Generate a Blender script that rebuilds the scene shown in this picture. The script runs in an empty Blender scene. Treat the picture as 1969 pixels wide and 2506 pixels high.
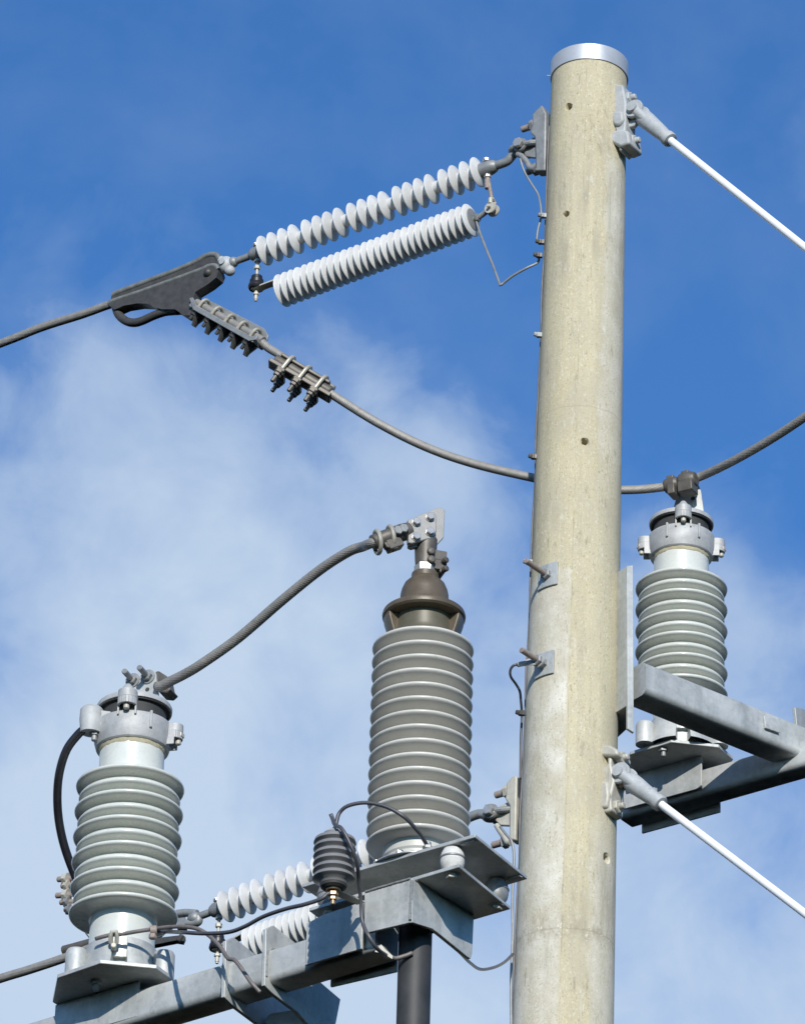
import bpy, bmesh, math, random
from mathutils import Vector, Matrix, noise
random.seed(7)
R = math.radians
scene = bpy.context.scene
col = scene.collection
V = Vector

# ------------------------------------------------------------------ camera
PW, PH, FL = 1969.0, 2506.0, 14000.0          # photo size and focal length in its pixels
PITCH, ROLL = R(29.5), R(1.66)
CAM = V((0, 0, 1.6))
_r0 = V((1, 0, 0)); _u0 = V((0, -math.sin(PITCH), math.cos(PITCH))); FWD = V((0, math.cos(PITCH), math.sin(PITCH)))
RGT = _r0*math.cos(ROLL) + _u0*math.sin(ROLL)
UPV = -_r0*math.sin(ROLL) + _u0*math.cos(ROLL)
cd = bpy.data.cameras.new('camera'); cam = bpy.data.objects.new('camera', cd); col.objects.link(cam)
m3 = Matrix((RGT, UPV, -FWD)).transposed()
cam.matrix_world = Matrix.Translation(CAM) @ m3.to_4x4()
cd.sensor_fit = 'VERTICAL'; cd.sensor_height = 24; cd.lens = 24*FL/PH
cd.clip_start = .1; cd.clip_end = 6000
scene.camera = cam
scene.render.resolution_x = 804; scene.render.resolution_y = 1024

# ------------------------------------------------------------------ light, sky, exposure
SUN_EL, SUN_AZ = R(23), R(2)                 # azimuth: to the right of straight behind the camera
SUN = V((math.sin(SUN_AZ)*math.cos(SUN_EL), -math.cos(SUN_AZ)*math.cos(SUN_EL), math.sin(SUN_EL)))
ld = bpy.data.lights.new('sun', 'SUN'); ld.energy = 3.7; ld.angle = R(.5); ld.color = (1, .955, .88)
lo = bpy.data.objects.new('sun', ld); col.objects.link(lo); lo.location = (0, -5, 30)
lo.rotation_euler = SUN.to_track_quat('Z', 'Y').to_euler()
scene.view_settings.view_transform = 'Standard'; scene.view_settings.look = 'None'
scene.view_settings.exposure = .3; scene.view_settings.gamma = 1

def N(nt, typ, **kw):
    n = nt.nodes.new(typ)
    for k, v in kw.items():
        if k.startswith('i_'): n.inputs[int(k[2:])].default_value = v
        else: setattr(n, k, v)
    return n
def lk(nt, a, b): nt.links.new(a, b)
def math_(nt, op, a, b=None, c=None, clamp=False):
    n = nt.nodes.new('ShaderNodeMath'); n.operation = op; n.use_clamp = clamp
    for i, x in enumerate((a, b, c)):
        if x is None: continue
        if isinstance(x, (int, float)): n.inputs[i].default_value = x
        else: nt.links.new(x, n.inputs[i])
    return n.outputs[0]
def ramp(nt, fac, stops, interp='LINEAR'):
    n = nt.nodes.new('ShaderNodeValToRGB'); n.color_ramp.interpolation = interp
    while len(n.color_ramp.elements) < len(stops): n.color_ramp.elements.new(.5)
    for e, (p, c) in zip(n.color_ramp.elements, stops):
        e.position = p; e.color = (c, c, c, 1) if isinstance(c, (int, float)) else (*c, 1)
    nt.links.new(fac, n.inputs[0]); return n.outputs[0]
def mix(nt, fac, a, b, blend='MIX'):
    n = nt.nodes.new('ShaderNodeMix'); n.data_type = 'RGBA'; n.blend_type = blend
    for s, x in ((n.inputs[0], fac), (n.inputs[6], a), (n.inputs[7], b)):
        if isinstance(x, (int, float)): s.default_value = x
        elif isinstance(x, tuple): s.default_value = (*x, 1) if len(x) == 3 else x
        else: nt.links.new(x, s)
    return n.outputs[2]

world = bpy.data.worlds.new('World'); scene.world = world; world.use_nodes = True
nt = world.node_tree; nt.nodes.clear()
wo = N(nt, 'ShaderNodeOutputWorld'); bg = N(nt, 'ShaderNodeBackground'); bg.inputs[1].default_value = .1
sky = N(nt, 'ShaderNodeTexSky'); sky.sky_type = 'NISHITA'; sky.sun_disc = False
sky.sun_elevation = SUN_EL; sky.sun_rotation = math.atan2(SUN.x, SUN.y); sky.air_density = 1.0; sky.dust_density = .3; sky.ozone_density = 2.5
tc = N(nt, 'ShaderNodeTexCoord')
def dotv(vec):
    n = N(nt, 'ShaderNodeVectorMath', operation='DOT_PRODUCT'); lk(nt, tc.outputs['Generated'], n.inputs[0]); n.inputs[1].default_value = vec; return n.outputs['Value']
EA = V((1, 0, 0)); EB = V((0, -.49, .87))     # fixed sky directions used to lay the cloud bank
def nz(scale, detail, rough, dist=0, stretch=(1, 1, 1), off=(0, 0, 0)):
    mp = N(nt, 'ShaderNodeMapping'); mp.inputs['Scale'].default_value = stretch; mp.inputs['Location'].default_value = off; lk(nt, tc.outputs['Generated'], mp.inputs[0])
    n = N(nt, 'ShaderNodeTexNoise'); n.inputs['Scale'].default_value = scale; n.inputs['Detail'].default_value = detail
    n.inputs['Roughness'].default_value = rough; n.inputs['Distortion'].default_value = dist
    lk(nt, mp.outputs[0], n.inputs[0]); return n.outputs[0]
a_, b_ = dotv(EA), dotv(EB)                   # ~ -0.07..0.07 and -0.09..0.09 in this part of the sky
n1 = nz(17, 5, .5, .15, off=(3.1, 1.7, .4)); n2 = nz(46, 7, .58, .35, off=(.7, 4.2, 2.2))
# cloud bank: thick low on the left, thinning upwards to the right
grad = math_(nt, 'ADD', math_(nt, 'MULTIPLY', b_, -9.0), math_(nt, 'MULTIPLY', a_, -2.6))
def blob(a0, b0, sa, sb, k):
    x = math_(nt, 'MULTIPLY', math_(nt, 'SUBTRACT', a_, a0), 1/sa); y = math_(nt, 'MULTIPLY', math_(nt, 'SUBTRACT', b_, b0), 1/sb)
    d = math_(nt, 'ADD', math_(nt, 'MULTIPLY', x, x), math_(nt, 'MULTIPLY', y, y))
    return math_(nt, 'MULTIPLY', math_(nt, 'EXPONENT', math_(nt, 'MULTIPLY', d, -1)), k)
msum = math_(nt, 'ADD', grad, math_(nt, 'MULTIPLY', math_(nt, 'SUBTRACT', n1, .5), 1.6))
msum = math_(nt, 'ADD', msum, math_(nt, 'MULTIPLY', math_(nt, 'SUBTRACT', n2, .5), .8))
for bl in ((.002, .022, .018, .024, .36), (-.035, .0, .035, .035, .45), (.03, .015, .016, .026, -.2), (.010, .004, .024, .022, .30), (.05, -.03, .03, .03, .15), (.055, .0, .014, .022, .12), (-.02, .045, .016, .008, .22), (.068, .066, .016, .022, .60), (.055, -.008, .026, .022, .26), (.045, -.07, .04, .03, .06), (-.045, .03, .02, .012, .22), (-.02, .078, .03, .01, .12)):
    msum = math_(nt, 'ADD', msum, blob(*bl))
mask = ramp(nt, math_(nt, 'ADD', msum, .30), [(0.0, 0.0), (.25, .10), (.6, .55), (1.0, .9)])
n3 = nz(24, 6, .55, .2, off=(5.3, .9, 7.7))
wisp = ramp(nt, math_(nt, 'ADD', math_(nt, 'MULTIPLY', n3, .75), math_(nt, 'MULTIPLY', n1, .25)), [(.47, 0.0), (.72, .10)])
mask = math_(nt, 'MAXIMUM', mask, wisp)
tint = mix(nt, 1.0, sky.outputs[0], (.46, .86, 1.285), 'MULTIPLY')
skyc = mix(nt, mask, tint, (4.75, 5.75, 6.95))
lk(nt, skyc, bg.inputs[0]); lk(nt, bg.outputs[0], wo.inputs[0])

# ------------------------------------------------------------------ pixel helpers (to place things at a chosen distance)
def ray(px, py): return RGT*((px-PW/2)/FL) + UPV*((PH/2-py)/FL) + FWD
def P(px, py, Y): d = ray(px, py); return CAM + d*(Y/d.y)
def PZ(px, py, z): d = ray(px, py); return CAM + d*((z-CAM.z)/d.z)
def PP(px, py, o, n): d = ray(px, py); return CAM + d*((o-CAM).dot(n)/d.dot(n))
def S(p): return FL/(p-CAM).dot(FWD)
def ZR(x0, y0, s): return lambda x, y: (x0+x/s, y0+y/s)
ZA = ZR(240, 360, 2.847); ZB = ZR(640, 240, 2.372); ZC = ZR(1220, 90, 3.558); ZD = ZR(880, 1220, 5.024); ZE = ZR(120, 1620, 4.495)
ZF = ZR(1230, 1330, 4.348); ZG = ZR(1440, 1140, 3.229); ZH = ZR(1440, 1680, 3.229); ZI = ZR(700, 1930, 2.755); ZJ = ZR(100, 2080, 3.713)
ZK = ZR(420, 2080, 3.558); ZL = ZR(1180, 1860, 4.744)

# ------------------------------------------------------------------ mesh helpers
UP = V((0, 0, 1))
def frame(o, z, x=None):
    z = V(z).normalized(); x = V(x) if x is not None else (V((1, 0, 0)) if abs(z.x) < .9 else V((0, 1, 0)))
    x = (x - z*x.dot(z)).normalized(); y = z.cross(x)
    m = Matrix((x, y, z)).transposed().to_4x4(); m.translation = o; return m
class MB:
    def __init__(s): s.v = []; s.f = []
    def add(s, vs, fs):
        o = len(s.v); s.v += [V(p) for p in vs]; s.f += [tuple(i+o for i in f) for f in fs]; return s
    def lathe(s, prof, M, seg=40, sx=1.0, sy=1.0, a0=0.0, a1=None):
        vs = []; fs = []; full = a1 is None; n = seg if full else seg+1; a1 = 2*math.pi if full else a1
        for r, z in prof:
            for k in range(n):
                a = a0 + (a1-a0)*k/seg
                vs.append(M @ V((r*math.cos(a)*sx, r*math.sin(a)*sy, z)))
        for i in range(len(prof)-1):
            for k in range(seg if full else seg):
                k2 = (k+1) % n
                fs.append((i*n+k, i*n+k2, (i+1)*n+k2, (i+1)*n+k))
        if full:
            if prof[0][0] > 1e-6: fs.append(tuple(range(n-1, -1, -1)))
            if prof[-1][0] > 1e-6: fs.append(tuple((len(prof)-1)*n+k for k in range(n)))
        else:
            fs.append(tuple(i*n for i in range(len(prof)))); fs.append(tuple(i*n+n-1 for i in range(len(prof)-1, -1, -1)))
        return s.add(vs, fs)
    def cyl(s, a, b, r, r2=None, seg=20):
        a, b = V(a), V(b); L = (b-a).length
        return s.lathe([(r, 0), (r2 if r2 is not None else r, L)], frame(a, b-a), seg)
    def rod(s, a, b, r, seg=16, e=.25):       # cylinder with rounded ends
        a, b = V(a), V(b); L = (b-a).length; c = r*e
        return s.lathe([(r-c, 0), (r, c), (r, L-c), (r-c, L)], frame(a, b-a), seg)
    def ball(s, c, r, seg=20, M=None, sc=(1, 1, 1)):
        F = (M if M is not None else Matrix.Translation(c)).copy(); F.translation = c
        return s.lathe([(max(r*math.sin(math.pi*i/10), 0)*sc[0], -r*math.cos(math.pi*i/10)*sc[2]) for i in range(11)], F, seg)
    def tube(s, pts, r, seg=12, closed=False, lobes=0, pitch=.25, amp=.032):
        pts = [V(p) for p in pts]; n = len(pts); vs = []; fs = []
        t = (pts[1]-pts[0]).normalized(); x = frame(pts[0], t).col[0].to_3d(); L = 0
        for i, p in enumerate(pts):
            if closed: t2 = (pts[(i+1) % n]-pts[i-1]).normalized()
            else: t2 = (pts[min(i+1, n-1)]-pts[max(i-1, 0)]).normalized()
            x = (x - t2*x.dot(t2)).normalized(); y = t2.cross(x)
            if i: L += (p-pts[i-1]).length
            rr = r[i] if isinstance(r, (list, tuple)) else r
            for k in range(seg):
                a = 2*math.pi*k/seg; q = rr
                if lobes: q = rr*(1-amp+amp*2*abs(math.sin(a*lobes/2))); a += 2*math.pi*L/pitch
                vs.append(p + x*(q*math.cos(a)) + y*(q*math.sin(a)))
        m = n if closed else n-1
        for i in range(m):
            j = (i+1) % n
            for k in range(seg):
                k2 = (k+1) % seg; fs.append((i*seg+k, i*seg+k2, j*seg+k2, j*seg+k))
        if not closed: fs.append(tuple(range(seg-1, -1, -1))); fs.append(tuple((n-1)*seg+k for k in range(seg)))
        return s.add(vs, fs)
    def prism(s, pts, n):                      # planar 3D polygon pushed along n
        pts = [V(p) for p in pts]; n = V(n); k = len(pts)
        # orient
        nn = V((0, 0, 0))
        for i in range(k): nn += pts[i].cross(pts[(i+1) % k])
        if nn.dot(n) > 0: pts.reverse()
        return s.add(pts + [p+n for p in pts], [tuple(range(k)), tuple(range(2*k-1, k-1, -1))] + [((i+1) % k, i, i+k, (i+1) % k+k) for i in range(k)])
    def box(s, M, x0, x1, y0, y1, z0, z1):
        vs = [M @ V((x, y, z)) for z in (z0, z1) for x, y in ((x0, y0), (x1, y0), (x1, y1), (x0, y1))]
        return s.add(vs, [(3, 2, 1, 0), (4, 5, 6, 7), (0, 1, 5, 4), (1, 2, 6, 5), (2, 3, 7, 6), (3, 0, 4, 7)])
    def hexa(s, c, ax, r, h, x=None):
        return s.lathe([(r*.9, 0), (r, h*.12), (r, h*.85), (r*.86, h)], frame(c, ax, x), 6)
    def tubebox(s, a, b, w, h, upv, cr):       # rounded square tube from a to b (centre line)
        a, b = V(a), V(b); z = (b-a).normalized(); y = (V(upv)-z*V(upv).dot(z)).normalized(); x = y.cross(z)
        pr = []
        for cx, cy, a0 in ((1, 1, 0), (-1, 1, 90), (-1, -1, 180), (1, -1, 270)):
            for k in range(6):
                an = R(a0+90*k/5); pr.append((cx*(w/2-cr)+cr*math.cos(an), cy*(h/2-cr)+cr*math.sin(an)))
        n = len(pr); vs = [a+x*p+y*q for p, q in pr]+[b+x*p+y*q for p, q in pr]
        return s.add(vs, [tuple(range(n-1, -1, -1)), tuple(range(n, 2*n))]+[(k, (k+1) % n, (k+1) % n+n, k+n) for k in range(n)])

def tag(o, label=None, cat=None, group=None, kind=None):
    for k, v in (('label', label), ('category', cat), ('group', group), ('kind', kind)):
        if v: o[k] = v
    return o
def thing(name, loc, label, cat, group=None):
    o = bpy.data.objects.new(name, None); o.empty_display_size = .05; col.objects.link(o); o.location = loc
    return tag(o, label, cat, group)
ORI = {}
def obj(name, mb, mat, parent=None, bevel=0, origin=None, angle=32):
    o0 = ORI[parent.name] if parent is not None and parent.name in ORI else (V(parent.location) if parent is not None else V(origin if origin is not None else (sum(mb.v, V())/len(mb.v))))
    me = bpy.data.meshes.new(name); me.from_pydata([p-o0 for p in mb.v], [], mb.f); me.update()
    b = bmesh.new(); b.from_mesh(me); bmesh.ops.recalc_face_normals(b, faces=b.faces); b.to_mesh(me); b.free()
    me.polygons.foreach_set('use_smooth', [True]*len(me.polygons)); me.set_sharp_from_angle(angle=R(angle))
    me.materials.append(mat)
    o = bpy.data.objects.new(name, me); col.objects.link(o)
    if parent is not None: o.parent = parent
    else: o.location = o0
    ORI[o.name] = o0
    if bevel:
        bv = o.modifiers.new('bevel', 'BEVEL'); bv.width = bevel; bv.segments = 2; bv.limit_method = 'ANGLE'; bv.angle_limit = R(40)
        bv.harden_normals = False
    return o
def smooth(pts, n=12):                          # Catmull-Rom through points
    pts = [V(p) for p in pts]; q = [pts[0]*2-pts[1]] + pts + [pts[-1]*2-pts[-2]]; out = []
    for i in range(1, len(q)-2):
        for k in range(n):
            t = k/n; a, b, c, d = q[i-1:i+3]
            out.append(.5*((2*b)+(c-a)*t+(2*a-5*b+4*c-d)*t*t+(3*b-a-3*c+d)*t**3))
    return out+[pts[-1]]
def resample(pts, step):
    out = [pts[0].copy()]; acc = 0
    for a, b in zip(pts, pts[1:]):
        L = (b-a).length; t = step-acc
        while t < L: out.append(a.lerp(b, t/L)); t += step
        acc = L-(t-step)
    out.append(pts[-1]); return out

# ------------------------------------------------------------------ materials
def mat(name, c1, c2=None, rough=.5, metal=0.0, scale=30, bump=.0, bscale=200, coat=0.0, spec=.5, streak=False, r2=None, dirt=None, spangle=False, vary=0):
    m = bpy.data.materials.new(name); m.use_nodes = True; t = m.node_tree; b = t.nodes['Principled BSDF']
    b.inputs['Roughness'].default_value = rough; b.inputs['Metallic'].default_value = metal
    b.inputs['Specular IOR Level'].default_value = spec; b.inputs['Coat Weight'].default_value = coat; b.inputs['Coat Roughness'].default_value = .06
    g = N(t, 'ShaderNodeNewGeometry'); pos = g.outputs['Position']
    mp = N(t, 'ShaderNodeMapping'); lk(t, pos, mp.inputs[0])
    if streak: mp.inputs['Scale'].default_value = (1, 1, .16)
    n = N(t, 'ShaderNodeTexNoise'); n.inputs['Scale'].default_value = scale; n.inputs['Detail'].default_value = 6; n.inputs['Roughness'].default_value = .62; lk(t, mp.outputs[0], n.inputs[0])
    c = ramp(t, n.outputs[0], [(.3, c1), (.7, c2 or c1)])
    if dirt:                                     # darker specks / blotches
        d = N(t, 'ShaderNodeTexNoise'); d.inputs['Scale'].default_value = scale*3.1; d.inputs['Detail'].default_value = 8; d.inputs['Roughness'].default_value = .7; lk(t, pos, d.inputs[0])
        c = mix(t, ramp(t, d.outputs[0], [(.56, 0.0), (.75, .75)]), c, dirt)
    if spangle:                                  # zinc crystal mottling
        vo = N(t, 'ShaderNodeTexVoronoi'); vo.inputs['Scale'].default_value = 75; lk(t, pos, vo.inputs[0])
        sx = N(t, 'ShaderNodeSeparateColor'); lk(t, vo.outputs['Color'], sx.inputs[0])
        c = mix(t, math_(t, 'MULTIPLY', sx.outputs[0], .30), c, (.26, .285, .29))
        d2 = N(t, 'ShaderNodeTexNoise'); d2.inputs['Scale'].default_value = 5.5; d2.inputs['Detail'].default_value = 7; d2.inputs['Roughness'].default_value = .7; lk(t, pos, d2.inputs[0])
        c = mix(t, ramp(t, d2.outputs[0], [(.48, 0.0), (.68, .55)]), c, (.70, .71, .69))
    if vary:
        oi = N(t, 'ShaderNodeObjectInfo'); c = mix(t, math_(t, 'MULTIPLY', oi.outputs['Random'], vary), c, (c1[0]*.55, c1[1]*.54, c1[2]*.5))
    lk(t, c, b.inputs['Base Color'])
    if r2 is not None: lk(t, ramp(t, n.outputs[0], [(.3, rough), (.7, r2)]), b.inputs['Roughness'])
    if bump:
        bn = N(t, 'ShaderNodeTexNoise'); bn.inputs['Scale'].default_value = bscale; bn.inputs['Detail'].default_value = 4; lk(t, pos, bn.inputs[0])
        bp = N(t, 'ShaderNodeBump'); bp.inputs['Strength'].default_value = bump; bp.inputs['Distance'].default_value = .002; lk(t, bn.outputs[0], bp.inputs['Height']); lk(t, bp.outputs[0], b.inputs['Normal'])
    return m
M = {
 'galv': mat('galvanised_steel', (.34, .355, .345), (.555, .565, .545), (.48), .28, 13, .22, 150, streak=True, r2=.62, dirt=(.22, .235, .235), spangle=True),
 'galv_cast': mat('galvanised_casting', (.34, .355, .355), (.46, .475, .475), .62, .08, 25, .3, 260, dirt=(.22, .22, .21)),
 'fit': mat('weathered_fitting', (.20, .207, .207), (.31, .318, .315), .5, .25, 40, .2, 300, dirt=(.17, .16, .14)),
 'tan': mat('tan_zinc_fitting', (.40, .38, .32), (.50, .48, .41), .55, .15, 40, .2, 300, dirt=(.30, .22, .15)),
 'alu_cap': mat('cast_aluminium_cap', (.33, .335, .335), (.46, .465, .46), .55, .12, 30, .3, 240, dirt=(.19, .18, .16)),
 'darkcast': mat('dark_cast_clamp', (.045, .043, .040), (.080, .077, .071), .5, .15, 40, .25, 260, dirt=(.06, .055, .05)),
 'edge': mat('lit_clamp_rib', (.13, .135, .125), (.24, .25, .235), .5, .2, 40, .2, 260),  # paler than the casting: sunlit rib edges put into the colour
 'ubolt': mat('zinc_u_bolt', (.36, .335, .27), (.46, .43, .36), .45, .25, 50, dirt=(.24, .20, .15)),
 'wire': mat('aluminium_strand', (.235, .222, .20), (.335, .32, .295), .5, .25, 60),
 'porc': mat('grey_green_porcelain', (.585, .605, .56), (.63, .645, .60), .2, 0, 18, coat=.35, r2=.34, dirt=(.50, .51, .45), vary=.14),
 'porcdark': mat('dark_grey_porcelain', (.54, .53, .485), (.60, .59, .545), .3, 0, 18, coat=.12, r2=.42, dirt=(.42, .415, .375), vary=.14),
 'collar': mat('grey_painted_collar', (.46, .46, .42), (.53, .53, .49), .45, 0, 22),
 'silicone': mat('white_silicone', (.56, .565, .56), (.64, .645, .64), .45, 0, 22, dirt=(.40, .40, .385), vary=.22),
 'silicone_b': mat('bright_white_polymer', (.60, .605, .60), (.67, .675, .67), .45, 0, 22, dirt=(.5, .5, .48), vary=.16),
 'arrester': mat('slate_polymer', (.175, .175, .178), (.215, .215, .215), .36, 0, 30),
 'rubber': mat('black_rubber', (.012, .012, .015), (.022, .022, .026), .4, 0, 30),
 'duct': mat('black_cable_sheath', (.02, .021, .022), (.045, .045, .045), .6, 0, 14, .2, 60),
 'blackwire': mat('dark_insulated_wire', (.05, .05, .06), (.08, .08, .09), .4, 0, 30),
 'brownwire': mat('brown_wire', (.12, .105, .10), (.20, .18, .17), .5, .1, 30),
 'dull': mat('dull_black_cavity', (.03, .03, .03), (.05, .05, .048), .7, 0, 30),
 'hood': mat('bronze_brown_casting', (.085, .066, .042), (.125, .10, .068), .42, .05, 24, .2, 200),
 'olive': mat('olive_brown_collar', (.085, .076, .047), (.115, .102, .068), .45, .05, 24),
 'bronze': mat('bronze_clamp', (.085, .075, .062), (.14, .128, .11), .5, .25, 30, .2, 240),
 'pad': mat('tinned_pad', (.31, .30, .28), (.38, .37, .345), .5, .25, 30, .15, 240, dirt=(.3, .28, .25)),
 'bolt': mat('bright_bolt', (.38, .375, .36), (.48, .47, .45), .35, .5, 60),
 'rust': mat('rusty_bolt', (.23, .185, .16), (.34, .285, .25), .65, .1, 90, .3, 400, dirt=(.18, .10, .07)),
 'brass': mat('brass_stud', (.30, .20, .12), (.40, .28, .17), .4, .5, 60),
 'rodwhite': mat('white_fibreglass', (.80, .81, .83), (.84, .85, .87), .35, 0, 20),
 'alu': mat('aluminium_band', (.50, .51, .51), (.60, .61, .61), .42, .45, 12, .1, 90),
 'grit': mat('grit_on_cement', (.38, .34, .22), (.52, .47, .33), .9, 0, 160, .6, 500),
 'capped': mat('grey_cement_barrel', (.50, .49, .46), (.66, .65, .62), .7, 0, 70, .4, 400),
}

def ground_mat():
    m = bpy.data.materials.new('dry_grass_ground'); m.use_nodes = True; t = m.node_tree; b = t.nodes['Principled BSDF']
    g = N(t, 'ShaderNodeNewGeometry'); n = N(t, 'ShaderNodeTexNoise'); n.inputs['Scale'].default_value = .6; n.inputs['Detail'].default_value = 8; lk(t, g.outputs['Position'], n.inputs[0])
    lk(t, ramp(t, n.outputs[0], [(.3, (.045, .055, .025)), (.7, (.11, .105, .065))]), b.inputs['Base Color']); b.inputs['Roughness'].default_value = .95
    return m
gm = MB()
rings = [(0, 0)]+[(r, -.0) for r in (3, 10, 40, 150, 600, 2500)]
gm.lathe([(r, 0) for r in (2500, 600, 150, 40, 10, 3, 0)], Matrix.Identity(4), 48)
go = obj('ground', gm, ground_mat(), origin=(0, 0, 0)); go['kind'] = 'structure'

# ------------------------------------------------------------------ concrete pole
PT = P(1442, 158, 16.0); PB = P(1377, 2506, 16.0)
def pole_c(z): return PB + (PT-PB)*((z-PB.z)/(PT.z-PB.z))
RT, RB = 91.5/S(PT), 124/S(PB)
def pole_r(z): return RB + (RT-RB)*((z-PB.z)/(PT.z-PB.z))
PAX = (PT-PB).normalized()
def onpole(px, py):
    d = ray(px, py).normalized(); z = PZ(px, py, 10).z; t = (P(px, py, 15.86)-CAM).length
    for _ in range(40):
        p = CAM+d*t; c = pole_c(p.z); h = V((p.x-c.x, p.y-c.y, 0)); e = h.length-pole_r(p.z)
        t += e*.6*(1 if True else 1)
    nn = h.normalized(); return p, nn
def pole_mat():
    m = bpy.data.materials.new('weathered_spun_concrete'); m.use_nodes = True; t = m.node_tree; b = t.nodes['Principled BSDF']
    tcx = N(t, 'ShaderNodeTexCoord'); o = tcx.outputs['Object']; sp = N(t, 'ShaderNodeSeparateXYZ'); lk(t, o, sp.inputs[0])
    px_ = math_(t, 'SUBTRACT', sp.outputs[0], math_(t, 'MULTIPLY', sp.outputs[2], (PT.x-PB.x)/(PT.z-PB.z)))
    ang = math_(t, 'ARCTAN2', px_, math_(t, 'MULTIPLY', sp.outputs[1], -1))          # 0 = facing the camera, + to the right
    z = sp.outputs[2]
    cyl = N(t, 'ShaderNodeCombineXYZ'); lk(t, sp.outputs[0], cyl.inputs[0]); lk(t, sp.outputs[1], cyl.inputs[1]); lk(t, z, cyl.inputs[2])
    def noi(sc, st, det=6, ro=.6, off=0):
        mp = N(t, 'ShaderNodeMapping'); mp.inputs['Scale'].default_value = st; mp.inputs['Location'].default_value = (off, off*.7, off*.3); lk(t, cyl.outputs[0], mp.inputs[0])
        n = N(t, 'ShaderNodeTexNoise'); n.inputs['Scale'].default_value = sc; n.inputs['Detail'].default_value = det; n.inputs['Roughness'].default_value = ro; lk(t, mp.outputs[0], n.inputs[0]); return n.outputs[0]
    big = noi(5, (1, 1, .35)); streak = noi(30, (1, 1, .045), 5, .65, 3); fine = noi(160, (1, 1, .5), 4, .7, 5); blot = noi(11, (1, 1, .7), 6, .65, 9)
    cream = mix(t, ramp(t, big, [(.35, 0.0), (.65, 1.0)]), (.475, .418, .268), (.56, .50, .335))
    cream = mix(t, ramp(t, streak, [(.4, 0.0), (.62, .35)]), cream, (.36, .325, .24))
    pale = mix(t, ramp(t, blot, [(.38, 0.0), (.66, 1.0)]), (.50, .47, .38), (.66, .63, .545))
    wob = math_(t, 'MULTIPLY', math_(t, 'SUBTRACT', streak, .5), .7); wob2 = math_(t, 'MULTIPLY', math_(t, 'SUBTRACT', blot, .5), .5)
    aw = math_(t, 'ADD', ang, math_(t, 'ADD', wob, wob2))
    def sstep(x, e0, e1):
        n = N(t, 'ShaderNodeMapRange', interpolation_type='SMOOTHSTEP'); n.inputs[1].default_value = e0; n.inputs[2].default_value = e1; lk(t, x, n.inputs[0]); return n.outputs[0]
    # right-hand washed strip under the top stay bracket; left strip washed below the square washers
    right = math_(t, 'MULTIPLY', sstep(aw, .42, .62), math_(t, 'MULTIPLY', sstep(z, -.36+HT, -.52+HT), sstep(z, HT-1.9, HT-1.2)))
    al = math_(t, 'ADD', ang, math_(t, 'MULTIPLY', wob, .35))
    ts = math_(t, 'MULTIPLY', sstep(al, -.10, -.20), math_(t, 'MULTIPLY', sstep(z, HT-2.00, HT-2.03), ramp(t, blot, [(.2, .5), (.6, 1.0)])))
    low = math_(t, 'MULTIPLY', sstep(z, HT-2.75, HT-3.1), math_(t, 'ADD', sstep(aw, .35, .6), math_(t, 'MULTIPLY', sstep(aw, -.05, -.35), .6)), clamp=True)
    fac = math_(t, 'MAXIMUM', math_(t, 'MULTIPLY', right, .8), math_(t, 'MAXIMUM', ts, math_(t, 'MULTIPLY', low, .75)))
    c = mix(t, fac, cream, pale)
    c = mix(t, ramp(t, fine, [(.55, 0.0), (.68, .7)]), c, (.70, .67, .56))
    c = mix(t, ramp(t, noi(230, (1, 1, .6), 3, .6, 13), [(.58, 0.0), (.70, .75)]), c, (.20, .17, .115))
    c = mix(t, ramp(t, noi(7, (1, 1, .5), 7, .7, 31), [(.46, 0.0), (.66, .65)]), c, (.44, .40, .30))
    c = mix(t, ramp(t, noi(55, (1, 1, .22), 5, .7, 37), [(.59, 0.0), (.70, .65)]), c, (.24, .205, .14))
    c = mix(t, math_(t, 'MULTIPLY', ramp(t, noi(3.2, (1, 1, .6), 4, .6, 51), [(.48, 0.0), (.62, 1.0)]), ramp(t, noi(26, (1, 1, .10), 6, .7, 53), [(.45, 0.0), (.68, .75)])), c, (.29, .265, .205))
    c = mix(t, ramp(t, noi(75, (1, 1, .3), 4, .7, 41), [(.60, 0.0), (.70, .6)]), c, (.64, .61, .52))
    # seam of the mould and two casting rings
    seam = math_(t, 'SUBTRACT', 1.0, sstep(math_(t, 'ABSOLUTE', math_(t, 'ADD', math_(t, 'SUBTRACT', ang, -.10), math_(t, 'MULTIPLY', math_(t, 'SUBTRACT', blot, .5), .05))), .0, .02))
    seam = math_(t, 'MULTIPLY', seam, ramp(t, noi(9, (1, 1, 1), 3, .6, 21), [(.45, 0.0), (.6, .55)]))
    c = mix(t, seam, c, (.25, .215, .15))
    for zz, k in ((HT-1.415, .30), (HT-3.28, .45)):
        rg = math_(t, 'SUBTRACT', 1.0, sstep(math_(t, 'ABSOLUTE', math_(t, 'ADD', math_(t, 'SUBTRACT', z, zz), math_(t, 'MULTIPLY', math_(t, 'SUBTRACT', streak, .5), .012))), .0, .004))
        c = mix(t, math_(t, 'MULTIPLY', rg, k), c, (.26, .23, .17))
        if k > .4:                               # crumbling joint: ragged stain and pale chips round the lower ring
            bd_ = math_(t, 'SUBTRACT', 1.0, sstep(math_(t, 'ABSOLUTE', math_(t, 'ADD', math_(t, 'SUBTRACT', z, zz), math_(t, 'MULTIPLY', math_(t, 'SUBTRACT', blot, .5), .16))), .004, .045))
            c = mix(t, math_(t, 'MULTIPLY', bd_, ramp(t, noi(42, (1, 1, .55), 5, .7, 61), [(.42, 0.0), (.62, .7)])), c, (.30, .26, .185))
            c = mix(t, math_(t, 'MULTIPLY', bd_, ramp(t, noi(90, (1, 1, .8), 3, .6, 67), [(.62, 0.0), (.68, .8)])), c, (.70, .68, .60))
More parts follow.
